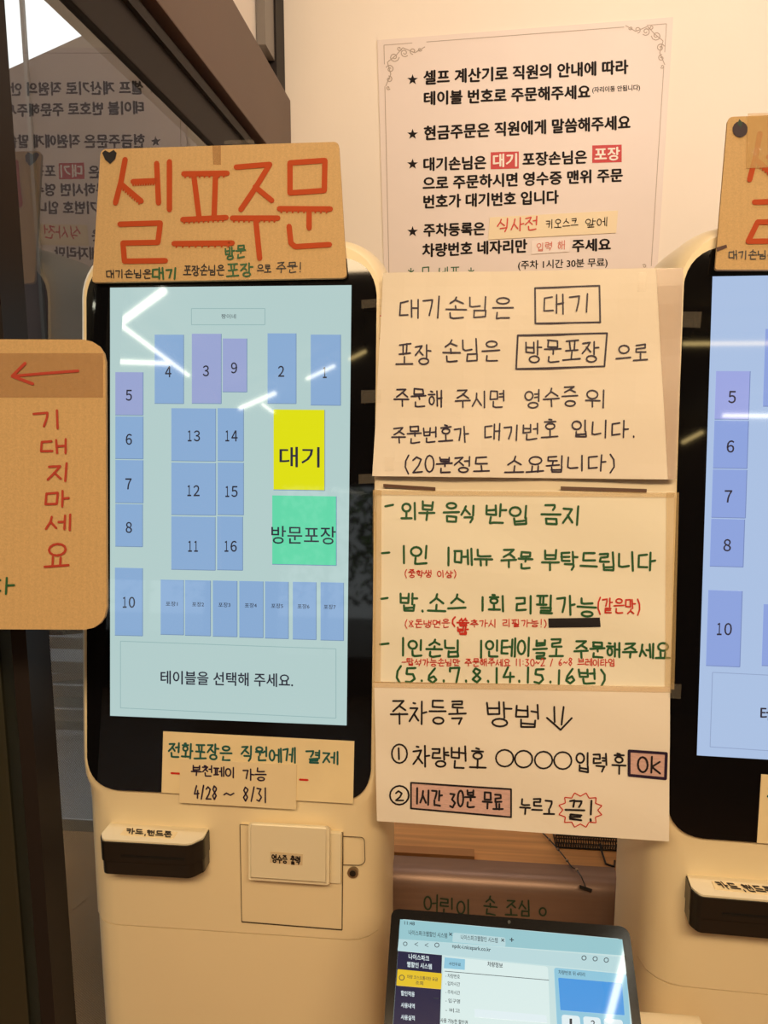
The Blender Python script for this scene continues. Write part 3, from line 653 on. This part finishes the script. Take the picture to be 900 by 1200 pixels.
hand(S2, m3, Kk, [("Ok", 747, 904, 774, 906, 19), ("1시간", 487, 941, 518, 944, 18), ("30분", 527, 945, 557, 946, 18), ("무료", 566, 947, 589, 949, 18), ("끝!", 663, 959, 696, 960, 23)], 2.3, .0021)
i = Ink(S2, .0018); pts = []
for k in range(25): r_ = 1 if k % 2 else .78; a = k*math.pi/12; pts.append((680+26*r_*math.cos(a), 948+21*r_*math.sin(a)))
i.stroke(pts, 1.2, False); i.done(INK['red'], m3, 'drawn_burst', 'orange-red burst')
for q, nm in (([(437, 574), (791, 577), (790, 583), (437, 580)], 'tape'), ([(438, 798), (786, 804), (786, 811), (438, 805)], 'tape'), ([(437, 574), (447, 574), (446, 800), (437, 800)], 'tape'), ([(781, 577), (796, 577), (790, 808), (779, 806)], 'tape')):
    obj(nm, sheet(S2, q, .0024 if q[0][1] > 700 else .0002, .0002, 6, 6), mat('yellowed_tape', rgb(236, 205, 150), .2, trans=.78), m3 if q[0][1] > 700 else m2)
for q in ([(449, 567), (510, 571), (510, 575), (449, 571)], [(657, 570), (758, 573), (758, 577), (657, 574)]):
    obj('magnet_strip', sheet(S2, q, .0006, .001, 2, 1), mat('grey_brown_strip', rgb(96, 66, 48), .5), m2)
# clear tape holding the sheets on the kiosk rims
for q in ([(424, 352), (452, 350), (452, 360), (424, 362)], [(424, 458), (447, 457), (447, 472), (424, 473)], [(421, 556), (444, 555), (444, 566), (421, 567)], [(796, 366), (822, 366), (820, 385), (795, 384)], [(783, 800), (798, 801), (797, 818), (783, 817)]):
    o = obj('clear_tape', sheet(S2, q, .003, .0002, 2, 2), tape_m)
    side = 'left' if q[0][0] < 600 else 'right'; pos = {352: 'highest', 458: 'middle', 556: 'lowest', 366: 'upper', 800: 'lower'}[q[0][1]]
    tag(o, '%s clear tape piece bridging notices and the %s kiosk rim' % (pos, side), 'tape', 'clear tape on the kiosk rims')

# ================================================================== CARDBOARD SIGNS
def card_sign(nm, label, surf, q, th, rr):
    e = empty(nm, surf.on(sum(p[0] for p in q)/len(q), max(p[1] for p in q))); tag(e, label, 'sign')
    P = rounded(q, rr, 4)
    obj('cardboard', slab([surf.on(x, y) for x, y in P], [surf.on(x, y)-surf.N*th for x, y in P]), card, e)
    return e
t2 = R(14)
CB = Surf(KS.on(250, 328, .010), (0, -math.cos(t2), math.sin(t2)))
MAIN = {
 'sel': [[(132, 105), (118, 180), (100, 248)], [(118, 185), (185, 242)], [(158, 178), (232, 175)], [(236, 118), (242, 248)], [(278, 112), (278, 270)], [(115, 318), (248, 314), (240, 378), (125, 380), (130, 440), (265, 438)]],
 'peu': [[(325, 152), (468, 150)], [(358, 155), (376, 300)], [(430, 152), (425, 298)], [(322, 303), (465, 296)], [(293, 382), (485, 380)]],
 'ju': [[(498, 130), (608, 121), (560, 200), (513, 270)], [(560, 195), (615, 240)], [(485, 298), (635, 298)], [(562, 300), (575, 430)]],
 'mun': [[(675, 116), (790, 108), (788, 207), (675, 215), (675, 116)], [(640, 267), (808, 268)], [(738, 268), (738, 330)], [(672, 325), (678, 380), (692, 392), (805, 385)]]}
def self_order_sign(label, surf, T, q, full):
    e = card_sign('cardboard_sign', label, surf, q, .004, [6, 6, 5, 3])
    for k, ss in MAIN.items():
        i = Ink(surf, .0008)
        for s in ss:
            pts = [T(100+x/2.8125, 150+y/2.8125) for x, y in s]; i.stroke(pts, 6.4)
            if s[0][1]-s[-1][1] < 15 and abs(s[0][0]-s[-1][0]) > 60 and len(s) == 2:      # ragged lower edge of the felt marker
                n = 9
                for j in range(n): a = lerp(pts[0], pts[1], (j+.5)/n); i.stroke([a, (a[0]-1.2, a[1]+4.2)], 2.2)
        i.done(INK['orange'], e, 'lettering')
    for c_, ls, wd in (('black', [("대기손님은", 125, 326, 177.5, 326, 10)], 1.3), ('green', [("대기", 179, 327.5, 208, 327, 14)], 2.2), ('black', [("포장손님은", 215.5, 323, 263, 322.5, 12)], 1.4),
                       ('green', [("방문", 264, 305, 288, 302, 14), ("포장", 266, 325, 296, 324, 16)], 2), ('black', [("으로", 301.6, 319.5, 317.6, 319, 9), ("주문!", 324, 320, 354, 319, 12)], 1.3)):
        for t, x0, y0, x1, y1, h in ls:
            (X0, Y0), (X1, Y1) = T(x0, y0), T(x1, y1); i = Ink(surf, .0008); i.write(t, X0, Y0, X1, Y1, h, wd); i.done(INK[c_], e)
    return e
sg = self_order_sign('cardboard sign with big orange hangul on top of left kiosk', CB, lambda x, y: (x, y), [(118, 175), (397, 166), (406.5, 325.5), (108, 331)], True)
i = Ink(CB, .0008); hc = (128.5, 184.5)
i.poly([(hc[0]-8.5, hc[1]-5), (hc[0]-5, hc[1]-8), (hc[0], hc[1]-5.5), (hc[0]+5, hc[1]-8.5), (hc[0]+8.5, hc[1]-5), (hc[0]+7, hc[1]+2), (hc[0]+1, hc[1]+8), (hc[0]-5, hc[1]+3)]); i.done(INK['black'], sg, 'drawn_heart', 'black heart')
obj('tape', sheet(CB, [(249, 171), (259, 170.5), (259, 193), (250, 193)], .0006, .0002, 2, 2), tape2, sg)
obj('tape', sheet(CB, [(263, 165), (298, 164), (298, 169), (263, 169.5)], .0008, .0002, 2, 2), tape_m, sg)
CBR = Surf(KS.on(250, 328, .0), (0, -math.cos(t2), math.sin(t2)))
rp = KR + rv*.12 - Vector((0, .016, 0)); CR = Surf(rp, (rv.cross(Vector((0, 0, 1)))*math.cos(t2)+Vector((0, 0, 1))*math.sin(t2)))
if CR.N.y > 0: CR = Surf(rp, -CR.N)
TR = lambda x, y: (854+(x-125)*1.06+(13 if y < 300 else 0), 304+(y-326)*1.06)
sr = self_order_sign('cardboard sign with purple fruit drawing on top of right kiosk', CR, TR, [(853, 137), (1168, 124), (1180, 316), (838, 316)], False)
i = Ink(CR, .0008); i.poly(circ(867, 152, 9, 9.5, 14)[:-1]); i.done(mat('plum_marker', rgb(42, 18, 30), .6), sr, 'drawn_fruit', 'dark plum fruit')
i = Ink(CR, .0009); i.poly([(864, 146), (866, 140), (870, 144), (868, 150)]); i.done(INK['darkgreen'], sr, 'drawn_leaf', 'dark green leaf')
i = Ink(CR, .0008); i.poly([(839, 290.5), (851, 287), (852, 290.5), (840, 295)]); i.done(mat('dark_brown_marker', rgb(70, 34, 26), .6), sr, 'drawn_mark')
obj('tape', sheet(CR, [(876, 134), (925, 132), (925, 196), (874, 198)], .0014, .0003, 8, 8), mat('crinkled_clear_tape', rgb(225, 190, 130), .1, trans=.65, bump=1., bscale=70), sr)
# left sign hanging in front of the post
dep = .76
CL = Surf(CAM+fw*dep, -fw)
sl = card_sign('cardboard_sign', 'upright cardboard sign with red arrow and red vertical writing by the glass wall', CL, [(-150, 397), (123.5, 398), (125, 738), (-150, 737)], .005, [3, 26, 26, 3])
obj('tape', sheet(CL, [(-150, 414), (121, 414), (121, 466), (-150, 466)], .0005, .0002, 6, 2), tape2, sl)
i = Ink(CL, .0012); i.stroke([(92, 434.8), (50, 438), (15, 441)], 3.2); i.stroke([(30, 426), (15, 441), (39, 450)], 3.6); i.done(INK['brick'], sl, 'drawn_arrow')
for c_, x0, x1, y0, y1 in (('기', 40, 74, 481, 502), ('대', 48, 80, 515, 532), ('지', 57, 83, 542, 565), ('마', 54, 81, 576, 594), ('세', 54, 83, 603, 622), ('요', 53, 81, 636, 666)):
    i = Ink(CL, .0009); i.write(c_, x0, y1, x1, y1-1, y1-y0, 2.8, .03); i.done(INK['brick'], sl)
i = Ink(CL, .0009); i.write('다', -16, 696, 17, 695, 20, 2.6, .02); i.done(INK['green'], sl, 'writing', 'dark green writing')

# ================================================================== COUNTER, BIN, TABLET BEHIND AND BELOW THE SHEETS
wood = mat('warm_wood', rgb(206, 150, 92), .45, noise=.22, nscale=6, stretch=(.6, 14, 14))
zc = at_y(600, 1010, 1.15).z
cn = empty('counter', (.1, 1.5, 0)); tag(cn, 'wooden counter with horizontal grain seen between the two kiosks', 'counter')
obj('worktop', bx(-.14, .62, 1.148, 2.15, zc-.03, zc, bevel=.003), wood, cn)
obj('front_panel', bx(-.12, .60, 1.16, 1.19, 0, zc-.03), mat('brown_counter_panel', rgb(90, 62, 42), .5, noise=.2, nscale=5, stretch=(1, 1, 8)), cn)
zs = zc
obj('backboard', bx(-.14, .62, 1.9, 1.94, zc, zc+.5), wood, cn)
st_ = obj('wood_strip', bx(at_y(455, 1000, 1.15).x, at_y(556, 1008, 1.15).x, 1.15, 1.17, zc, zc+.006), mat('pale_wood_edge', rgb(176, 124, 76), .5), cn)
# brown metal bin with rolled top edge
zb1 = zc+.003
xb0, xb1 = -.12, at_y(727, 1040, 1.101).x
bb = bmesh.new()
prof = []
rr = .028
for k in range(9): a = k/8*math.pi/2; prof.append((1.101+rr-rr*math.cos(a)*1.0, zb1-rr+rr*math.sin(a)))
prof = [(1.101, 0.0)] + prof + [(1.146, zb1), (1.146, 0.0)]
bb = slab([Vector((xb0, y, z)) for y, z in prof], [Vector((xb1, y, z)) for y, z in prof])
bronze = mat('bronze_sheet_metal', rgb(132, 108, 96), .4, metal=.45, noise=.06, nscale=30, stretch=(.2, 4, 4))
bn = empty('metal_cabinet', ((xb0+xb1)/2, 1.15, 0)); tag(bn, 'brown metal cabinet with rolled edge and green writing behind the tablet', 'cabinet')
obj('body', bb, bronze, bn, True)
BF = Surf((0, 1.1005, 0), (0, -1, 0))
hand(BF, bn, INK['darkgreen'], [("어린이", 497, 1068, 552, 1074, 21), ("손", 567, 1070, 582, 1072, 20), ("조심", 592, 1072, 622, 1074, 19), ("O", 632, 1073, 640, 1073, 9)], 1.9, .0008)
# wire basket on the worktop
wb = empty('wire_basket', (at_z(705, 1000, zc).x, at_z(705, 1000, zc).y+.06, zc)); tag(wb, 'black wire basket tucked behind the right kiosk above the metal cabinet', 'basket')
YB = at_z(652, 994, zc).y; bl = at_y(652, 990, YB); br_ = at_y(785, 1004, YB); zl_ = zc+.002; zt_ = zl_+.07
bm = bmesh.new(); X0, X1, Y0, Y1 = bl.x, br_.x, YB, YB+.16
for z in (zt_, zl_+.022, zl_): tube(bm, [(X0, Y0, z), (X1, Y0, z), (X1, Y1, z), (X0, Y1, z)], .0018, 6, True)
obj('rim_wires', bm, blackpl, wb)
bm = bmesh.new()
n = 46
for k in range(n+1):
    x = X0+(X1-X0)*k/n; tube(bm, [(x, Y0, zt_), (x, Y0, zl_), (x, Y1, zl_), (x, Y1, zt_)], .0009, 5)
for z in [zl_+(zt_-zl_)*q/9 for q in range(10)]: tube(bm, [(X0, Y0, z), (X1, Y0, z)], .0008, 4)
for k in range(12): y = Y0+(Y1-Y0)*k/12; tube(bm, [(X0, y, zt_), (X0, y, zl_), (X1, y, zl_), (X1, y, zt_)], .0009, 5)
obj('mesh_wires', bm, blackpl, wb)['kind'] = 'stuff'
for px in (703, 722):
    bm = bmesh.new(); a = at_y(px, 997, YB); a.z = zc+.012; tube(bm, [a, a+Vector((0, -.012, -.004)), a+Vector((.002, -.04, -.0095)), a+Vector((.014, -.046, -.0098)), a+Vector((.018, -.03, -.0095))], .0018, 6); obj('hook', bm, blackpl, wb)
# beaded cord
bm = bmesh.new(); P0 = at_z(634, 974, zc+.004); P1 = at_y(687, 1041, 1.094)
cp_ = [P0.lerp(P1, k/10)+Vector((0, 0, .006*math.sin(k/10*math.pi)+(.007 if k in (8, 9) else 0))) for k in range(11)]; tube(bm, cp_, .0011, 6)
cdn = empty('cord', P1); tag(cdn, 'thin dark cord with knots hanging over the rolled metal edge', 'cord'); obj('string', bm, blackpl, cdn)
for k in (2, 4, 6, 8):
    bm = bmesh.new(); bmesh.ops.create_icosphere(bm, subdivisions=2, radius=.0026, matrix=Matrix.Translation(cp_[k])); obj('bead', bm, mat('bead_grey', rgb(150, 130, 110), .3, metal=.5), cdn, True)
bm = bmesh.new(); tube(bm, [P1+Vector((-.01, 0, .002)), P1+Vector((0, 0, -.001)), P1+Vector((.008, -.001, -.003))], .0028, 8); obj('clip', bm, blackpl, cdn)
# power rail / dark shelf bracket at right of the cabinet
# tablet
te = R(43.3); tu = Vector((0, math.cos(te), math.sin(te))); tn = Vector((0, -math.sin(te), math.cos(te)))
TP = CAM+ray(600, 1078)*.80; TB = Surf(TP, tn, du=Vector((1, 0, 0)))
tb = empty('tablet', TB.on(600, 1300)); tag(tb, 'dark framed tablet with parking web page propped below the notices', 'tablet')
oq = [(459, 1064.5), (737, 1086), (768, 1330), (444, 1290)]
P = rounded(oq, [9, 12, 8, 8], 5)
obj('body', slab([TB.on(x, y) for x, y in P], [TB.on(x, y, -.007) for x, y in P]), mat('tablet_black', (.006, .006, .007, 1), .12, spec=.3), tb)
e1 = lambda n, c, k=1.: sm(n, rgb(*c), k)
TM = dict(bar=e1('tab_bar', (148, 196, 204)), bar2=e1('address_bar', (182, 214, 218)), page=e1('page_white', (196, 222, 222)), pale=e1('panel_pale', (214, 234, 232)), navy=e1('sidebar_navy', (12, 22, 62)),
          yel=e1('tablet_yellow', (226, 190, 40)), blue=e1('tablet_blue', (66, 150, 222)), lb=e1('tablet_light_blue', (140, 196, 218)), ink=e1('tablet_ink', (40, 52, 62)), wh=e1('tablet_white', (220, 236, 240)), line=e1('tablet_line', (150, 180, 188)))
ts = obj('screen', plate(TB, [(469, 1077), (729, 1100.5), (754, 1318), (455, 1280)], .0006, .001, [4, 5, 1, 1], 3), TM['page'], tb)
def tq(q, m, off=.001, nm='page_block', r=0):
    return obj(nm, plate(TB, q, off, .0006, r, 3), TM[m], ts)
tq([(469, 1077.5), (729, 1101), (730.5, 1113), (468, 1088.5)], 'bar', nm='status_bar'); tq([(468, 1088.5), (730.5, 1113), (731.5, 1120), (467.3, 1100.5)], 'bar', nm='tab_bar')
tq([(531, 1093), (592, 1099), (592.5, 1109.5), (530, 1104)], 'bar2', .0014, 'browser_tab', 2)
tq([(467.3, 1100.5), (731.5, 1122), (734, 1141), (466, 1114)], 'bar2', nm='address_bar')
tq([(466.5, 1114.5), (518, 1119.5), (513, 1290), (455, 1285)], 'navy', .0012, 'sidebar')
tq([(466, 1136), (518, 1141), (517, 1159.5), (464.5, 1155)], 'yel', .0018, 'sidebar_button', 1)
tq([(520, 1121), (642, 1133), (648, 1290), (512, 1285)], 'pale', .0014, 'info_panel', 3)
tq([(521, 1122), (545, 1124.5), (544.5, 1137), (520, 1135)], 'lb', .0018, 'panel_tab')
tq([(649, 1134), (734, 1142), (745, 1290), (657, 1285)], 'lb', .0014, 'car_panel', 3)
tq([(654, 1146), (728.5, 1152.5), (731.5, 1190), (656.5, 1184)], 'blue', .0018, 'car_photo_area', 1)
tq([(658, 1189), (679, 1191), (682, 1225), (659, 1223)], 'wh', .0018, 'keypad_key', 3); tq([(683, 1191), (703, 1193), (707, 1228), (686, 1226)], 'wh', .0018, 'keypad_key', 3); tq([(707, 1193.5), (729, 1195.5), (734, 1231), (710, 1229)], 'wh', .0018, 'keypad_key', 3)
tq([(556, 1182.5), (640, 1190), (641, 1199), (556.5, 1192)], 'wh', .0018, 'text_field')
def tt(t, x0, y0, x1, y1, h, m='ink', b=.01): typo(TB, ts, TM[m], t, x0, y0, x1, y1, h, off=.0024, bold=b, name='screen_text')
tt('11:48', 474, 1084, 486, 1085, 4); tt('나이스파크웹할인 시스템', 479, 1096, 524, 1100, 6); tt('나이스파크웹할인 시스템', 540, 1101.5, 583, 1105.5, 6)
tt('×', 526, 1097, 530, 1097.5, 4); tt('×', 587, 1104, 591, 1104.5, 4); tt('+', 597, 1104, 602, 1104.5, 5)
tt('npdc-i.nicepark.co.kr', 530, 1112.5, 575, 1117, 6, b=.015)
tt('나이스파크', 479, 1124.5, 503, 1127, 6.5, 'wh', .02); tt('웹할인 시스템', 477, 1133.5, 506, 1136.5, 6.5, 'wh', .02)
tt('차량 코스모폴리탄 요금', 477, 1147, 513, 1150.5, 4.5); tt('조회', 487, 1154, 496, 1155, 4.5)
for t, y in (('할인적용', 1167), ('사용내역', 1181), ('사용실적', 1195)): tt(t, 470, y, 486, y+1.5, 6, 'wh', .02)
tt('차량정보', 571, 1133, 589, 1135, 6, b=.02); tt('사전무료', 526, 1131.5, 540, 1133, 4)
for t, y in (('- 차량번호', 1146), ('- 입차시간', 1155), ('- 주차시간', 1165), ('- 입구명', 1175), ('- 비고', 1186)): tt(t, 522, y, 539, y+1.5, 5)
tt('차량번호 뒤 4자리', 654, 1142, 685, 1145, 5); tt('사용 가능한 할인권', 516, 1198.5, 548, 1201.5, 5.5, b=.02); tt('1', 667, 1202, 670, 1202, 8); tt('2', 692, 1204, 697, 1204, 8)
i = Ink(TB, .0024)
for x, y, r_ in ((475, 1106.5, 2.2), (512, 1108, 2.5)): i.stroke(circ(x, y, r_, r_, 10), .8, False)
for x, y in ((684, 1123), (697, 1124), (710, 1125.5)): i.stroke(circ(x, y, 2.6, 2.6, 10), .9, False)
for x, y in ((488, 1107), (500, 1108)): i.stroke([(x+2, y-2), (x-2, y), (x+2, y+2)], .6, False)
i.stroke(circ(471, 1146, 3, 3, 10), .9, False); i.stroke([(521, 1138.5), (643, 1149)], .7, False); i.stroke([(508, 1170), (514, 1170.6)], 1, False)
i.done(TM['ink'], ts, 'screen_icons')
lc = TB.on(596.5, 1080.5, .0006); bm = bmesh.new(); tube(bm, [lc, lc+tn*.0008], .0016, 12); obj('camera_lens', bm, mat('lens_grey', rgb(60, 64, 66), .2), tb)
# stand holding the tablet
sd = empty('tablet_stand', (.06, .74, 0)); tag(sd, 'low white stand just visible right of the tablet', 'stand')
bt = TB.on(600, 1310); bmn = bmesh.new(); 
box(bmn, bt.x-.05, bt.x+.05, bt.y-.01, bt.y+.03, 0, bt.z-.012)
obj('column', bmn, plast, sd); wp = at_y(768, 1198, .775)
obj('ledge', bx(wp.x-.025, wp.x+.05,   .765, .785, wp.z-.05, wp.z+.004, bevel=.003), plast, sd)
obj('arm', bx(bt.x-.05, wp.x+.04, .75, .77, wp.z-.06, wp.z-.045), plast, sd)
obj('foot', bx(bt.x-.09, bt.x+.09, bt.y-.08, bt.y+.1, 0, .012), plast, sd)

# ================================================================== TERRACE CHAIRS AND SCREEN OUTSIDE THE GLASS
def mesh_film():
    m = bpy.data.materials.new('fly_screen_mesh'); m.use_nodes = True; nt = m.node_tree; b = nt.nodes['Principled BSDF']
    b.inputs['Base Color'].default_value = rgb(112, 110, 114); b.inputs['Roughness'].default_value = .6
    tc = nt.nodes.new('ShaderNodeTexCoord'); mp = nt.nodes.new('ShaderNodeMapping'); mp.inputs['Rotation'].default_value = (R(55), 0, 0)
    nt.links.new(tc.outputs['Object'], mp.inputs[0])
    wv = nt.nodes.new('ShaderNodeTexWave'); wv.bands_direction = 'Z'; wv.inputs['Scale'].default_value = 110; nt.links.new(mp.outputs[0], wv.inputs[0])
    tr = nt.nodes.new('ShaderNodeBsdfTransparent'); mx = nt.nodes.new('ShaderNodeMixShader')
    mt = nt.nodes.new('ShaderNodeMath'); mt.operation = 'MULTIPLY'; mt.inputs[1].default_value = .55
    nt.links.new(wv.outputs['Fac'], mt.inputs[0]); nt.links.new(mt.outputs[0], mx.inputs[0]); nt.links.new(tr.outputs[0], mx.inputs[1]); nt.links.new(b.outputs[0], mx.inputs[2])
    nt.links.new(mx.outputs[0], nt.nodes['Material Output'].inputs[0]); return m
fs = empty('mesh_screen', (GX-.08, 1.2, 0)); tag(fs, 'fine mesh screen standing just outside the glass wall behind the post', 'screen')
obj('mesh_panel', bx(GX-.082, GX-.080, .86, 2.1, .05, 1.22), mesh_film(), fs); 
obj('screen_frame', bx(GX-.09, GX-.072, .86, 2.1, 1.22, 1.25), darkmetal, fs)
steel = mat('grey_chair_metal', rgb(165, 165, 170), .4, metal=.4)
for k, (px, Y, lab) in enumerate(((72, 1.75, 'grey stacked terrace chair with wooden arm seen through the mesh'), (92, 2.6, 'grey woven terrace chair farther off behind the mesh'))):
    b = at_y(px, 890, Y); e = empty('terrace_chair', (b.x, b.y, -.02), R(20*k)); tag(e, lab, 'chair')
    def lb(*a, m=steel, nm='leg', bv=.004): return obj(nm, bx(*a, bevel=bv), m, e, local=True)
    sz = .45
    for sx in (-.2, .2):
        for sy in (-.2, .2): lb(sx-.012, sx+.012, sy-.012, sy+.012, 0, sz if sy < 0 else .86)
        lb(sx-.02, sx+.02, -.22, .2, .64, .665, m=mat('orange_wood_arm', rgb(176, 116, 66), .5), nm='armrest')
        lb(sx-.01, sx+.01, -.2, -.18, sz, .64, nm='arm_post')
    lb(-.22, .22, -.22, .22, sz, sz+.03, nm='seat')
    for q in range(5): lb(-.2, .2, .19, .205, .52+q*.07, .555+q*.07, nm='back_slat')

# ================================================================== THINGS BEHIND THE PHOTOGRAPHER, MIRRORED IN THE SCREENS
lamp_m = mat('lamp_tube_glow', (1, 1, 1, 1), .5, emit=22., ecol=(1, .93, .74, 1)); lamp_y = mat('lamp_tube_warm_glow', (1, 1, 1, 1), .5, emit=11, ecol=(1, .72, .28, 1))
def bounce(px, py, surf):
    p = surf.on(px, py); d_ = (p-CAM).normalized(); n_ = surf.N; return p, d_-2*d_.dot(n_)*n_
KSR = Surf(KR, (mkr.to_3x3() @ NL))
LAMPS = [(KS, 142, 378, 192, 341, 8, 0), (KS, 100, 350, 221, 440, 4.5, 0), (KS, 127.5, 423.5, 199, 426, 5, 0), (KS, 185, 500, 220, 500, 3, 0), (KS, 165, 516, 218, 541, 3.5, 0), (KS, 281.5, 478.5, 322, 461, 5, 0),
         (KS, 308, 474, 320, 483, 3, 0), (KS, 360, 444, 391.5, 429, 4, 0), (KS, 410, 421, 428, 412, 4, 1), (KSR, 800, 403, 960, 402, 4.5, 1), (KSR, 847, 487, 960, 488, 4, 0), (KSR, 799, 519, 824, 506, 4, 1), (TB, 741, 1090, 713, 1195, 7, 0)]
LL = ['thick white tube lamp mirrored at the top left corner of the left screen', 'longest tube lamp, mirrored slanting down to button 4 of the left screen', 'level tube lamp mirrored between buttons 5 and 4 on the left screen',
      'short level tube lamp mirrored at the edge of button 13 on the left screen', 'short slanted tube lamp mirrored between buttons 6 and 13 on the left screen', 'bright slanted tube lamp mirrored above button 14 on the left screen',
      'shortest tube lamp, mirrored just left of the yellow button', 'slanted tube lamp mirrored across button 1 on the left screen', 'amber tube lamp mirrored in the black bezel right of button 1',
      'amber level tube lamp mirrored across the top of the bluish screen', 'white level tube lamp mirrored between buttons 5 and 6 of the bluish screen', 'amber slanted tube lamp mirrored in the black bezel left of the bluish screen',
      'white tube lamp above, mirrored down the right edge of the tablet']
for k, (S, xa, ya, xb, yb, wd, yl) in enumerate(LAMPS):
    pa, da = bounce(xa, ya, S); pb, db = bounce(xb, yb, S); pm = (pa+pb)/2
    zl = 2.58+.03*(k % 4)
    def hit(p_, d_):
        t = (zl-p_.z)/d_.z if d_.z > .02 else 99
        t = min(t, (BW+.4-p_.y)/d_.y); return p_+d_*t
    A, Bp = hit(pa, da), hit(pb, db); dist = ((A-pm).length+(Bp-pm).length)/2+1.
    r_ = wd/900*dist*.5
    e = empty('tube_lamp', (A+Bp)/2); tag(e, LL[k], 'lamp', 'tube lamps on the dining room ceiling')
    bm = bmesh.new(); tube(bm, [A, Bp], min(r_, .035), 8); obj('tube', bm, lamp_y if yl else lamp_m, e)
    bm = bmesh.new(); up_ = Vector((0, 0, .045)); tube(bm, [A+up_, Bp+up_], .018, 6); obj('housing', bm, darkmetal, e)
    for q in (A.lerp(Bp, .1), A.lerp(Bp, .9)):
        bm = bmesh.new(); tube(bm, [q+Vector((0, 0, .03)), Vector((q.x, q.y, CEIL))], .004, 5); obj('suspension_rod', bm, darkmetal, e)
# trees across the street, seen in the mirrors
leafm = [mat('leaf_bright', rgb(120, 170, 60), .6, spec=.2), mat('leaf_dark', rgb(40, 84, 34), .6, spec=.2)]
for k, (tx, ty, hh) in enumerate(((-7.2, -11.5, 3.2), (-3.9, -13.2, 3.2), (-.6, -11, 3.4))):
    e = empty('street_tree', (tx, ty, -.02)); tag(e, ['leafy street tree outside the far left window behind the viewer', 'small leafy street tree between the two street windows', 'tall leafy street tree outside the right street window'][k], 'tree')
    bm = bmesh.new(); tube(bm, [(tx, ty, -.02), (tx+.05, ty, 1.2), (tx, ty, hh)], .08, 8); obj('trunk', bm, mat('bark', rgb(80, 62, 48), .9), e)
    for j in (0, 1):
        bm = bmesh.new()
        for _ in range(900):
            c = Vector((max(-1.5, min(1.5, random.gauss(0, .8))), max(-1, min(1, random.gauss(0, .5))), max(-1.3, min(1.4, random.gauss(0, .7)))))+Vector((tx, ty, hh*.62)); a = Vector((random.gauss(0, 1), random.gauss(0, 1), random.gauss(0, 1))).normalized()*.09; b = a.orthogonal().normalized()*.045
            vs = [bm.verts.new(c+q) for q in (-a, b, a, -b)]; bm.faces.new(vs)
        obj('foliage', bm, leafm[j], e, flat=True)['kind'] = 'stuff'
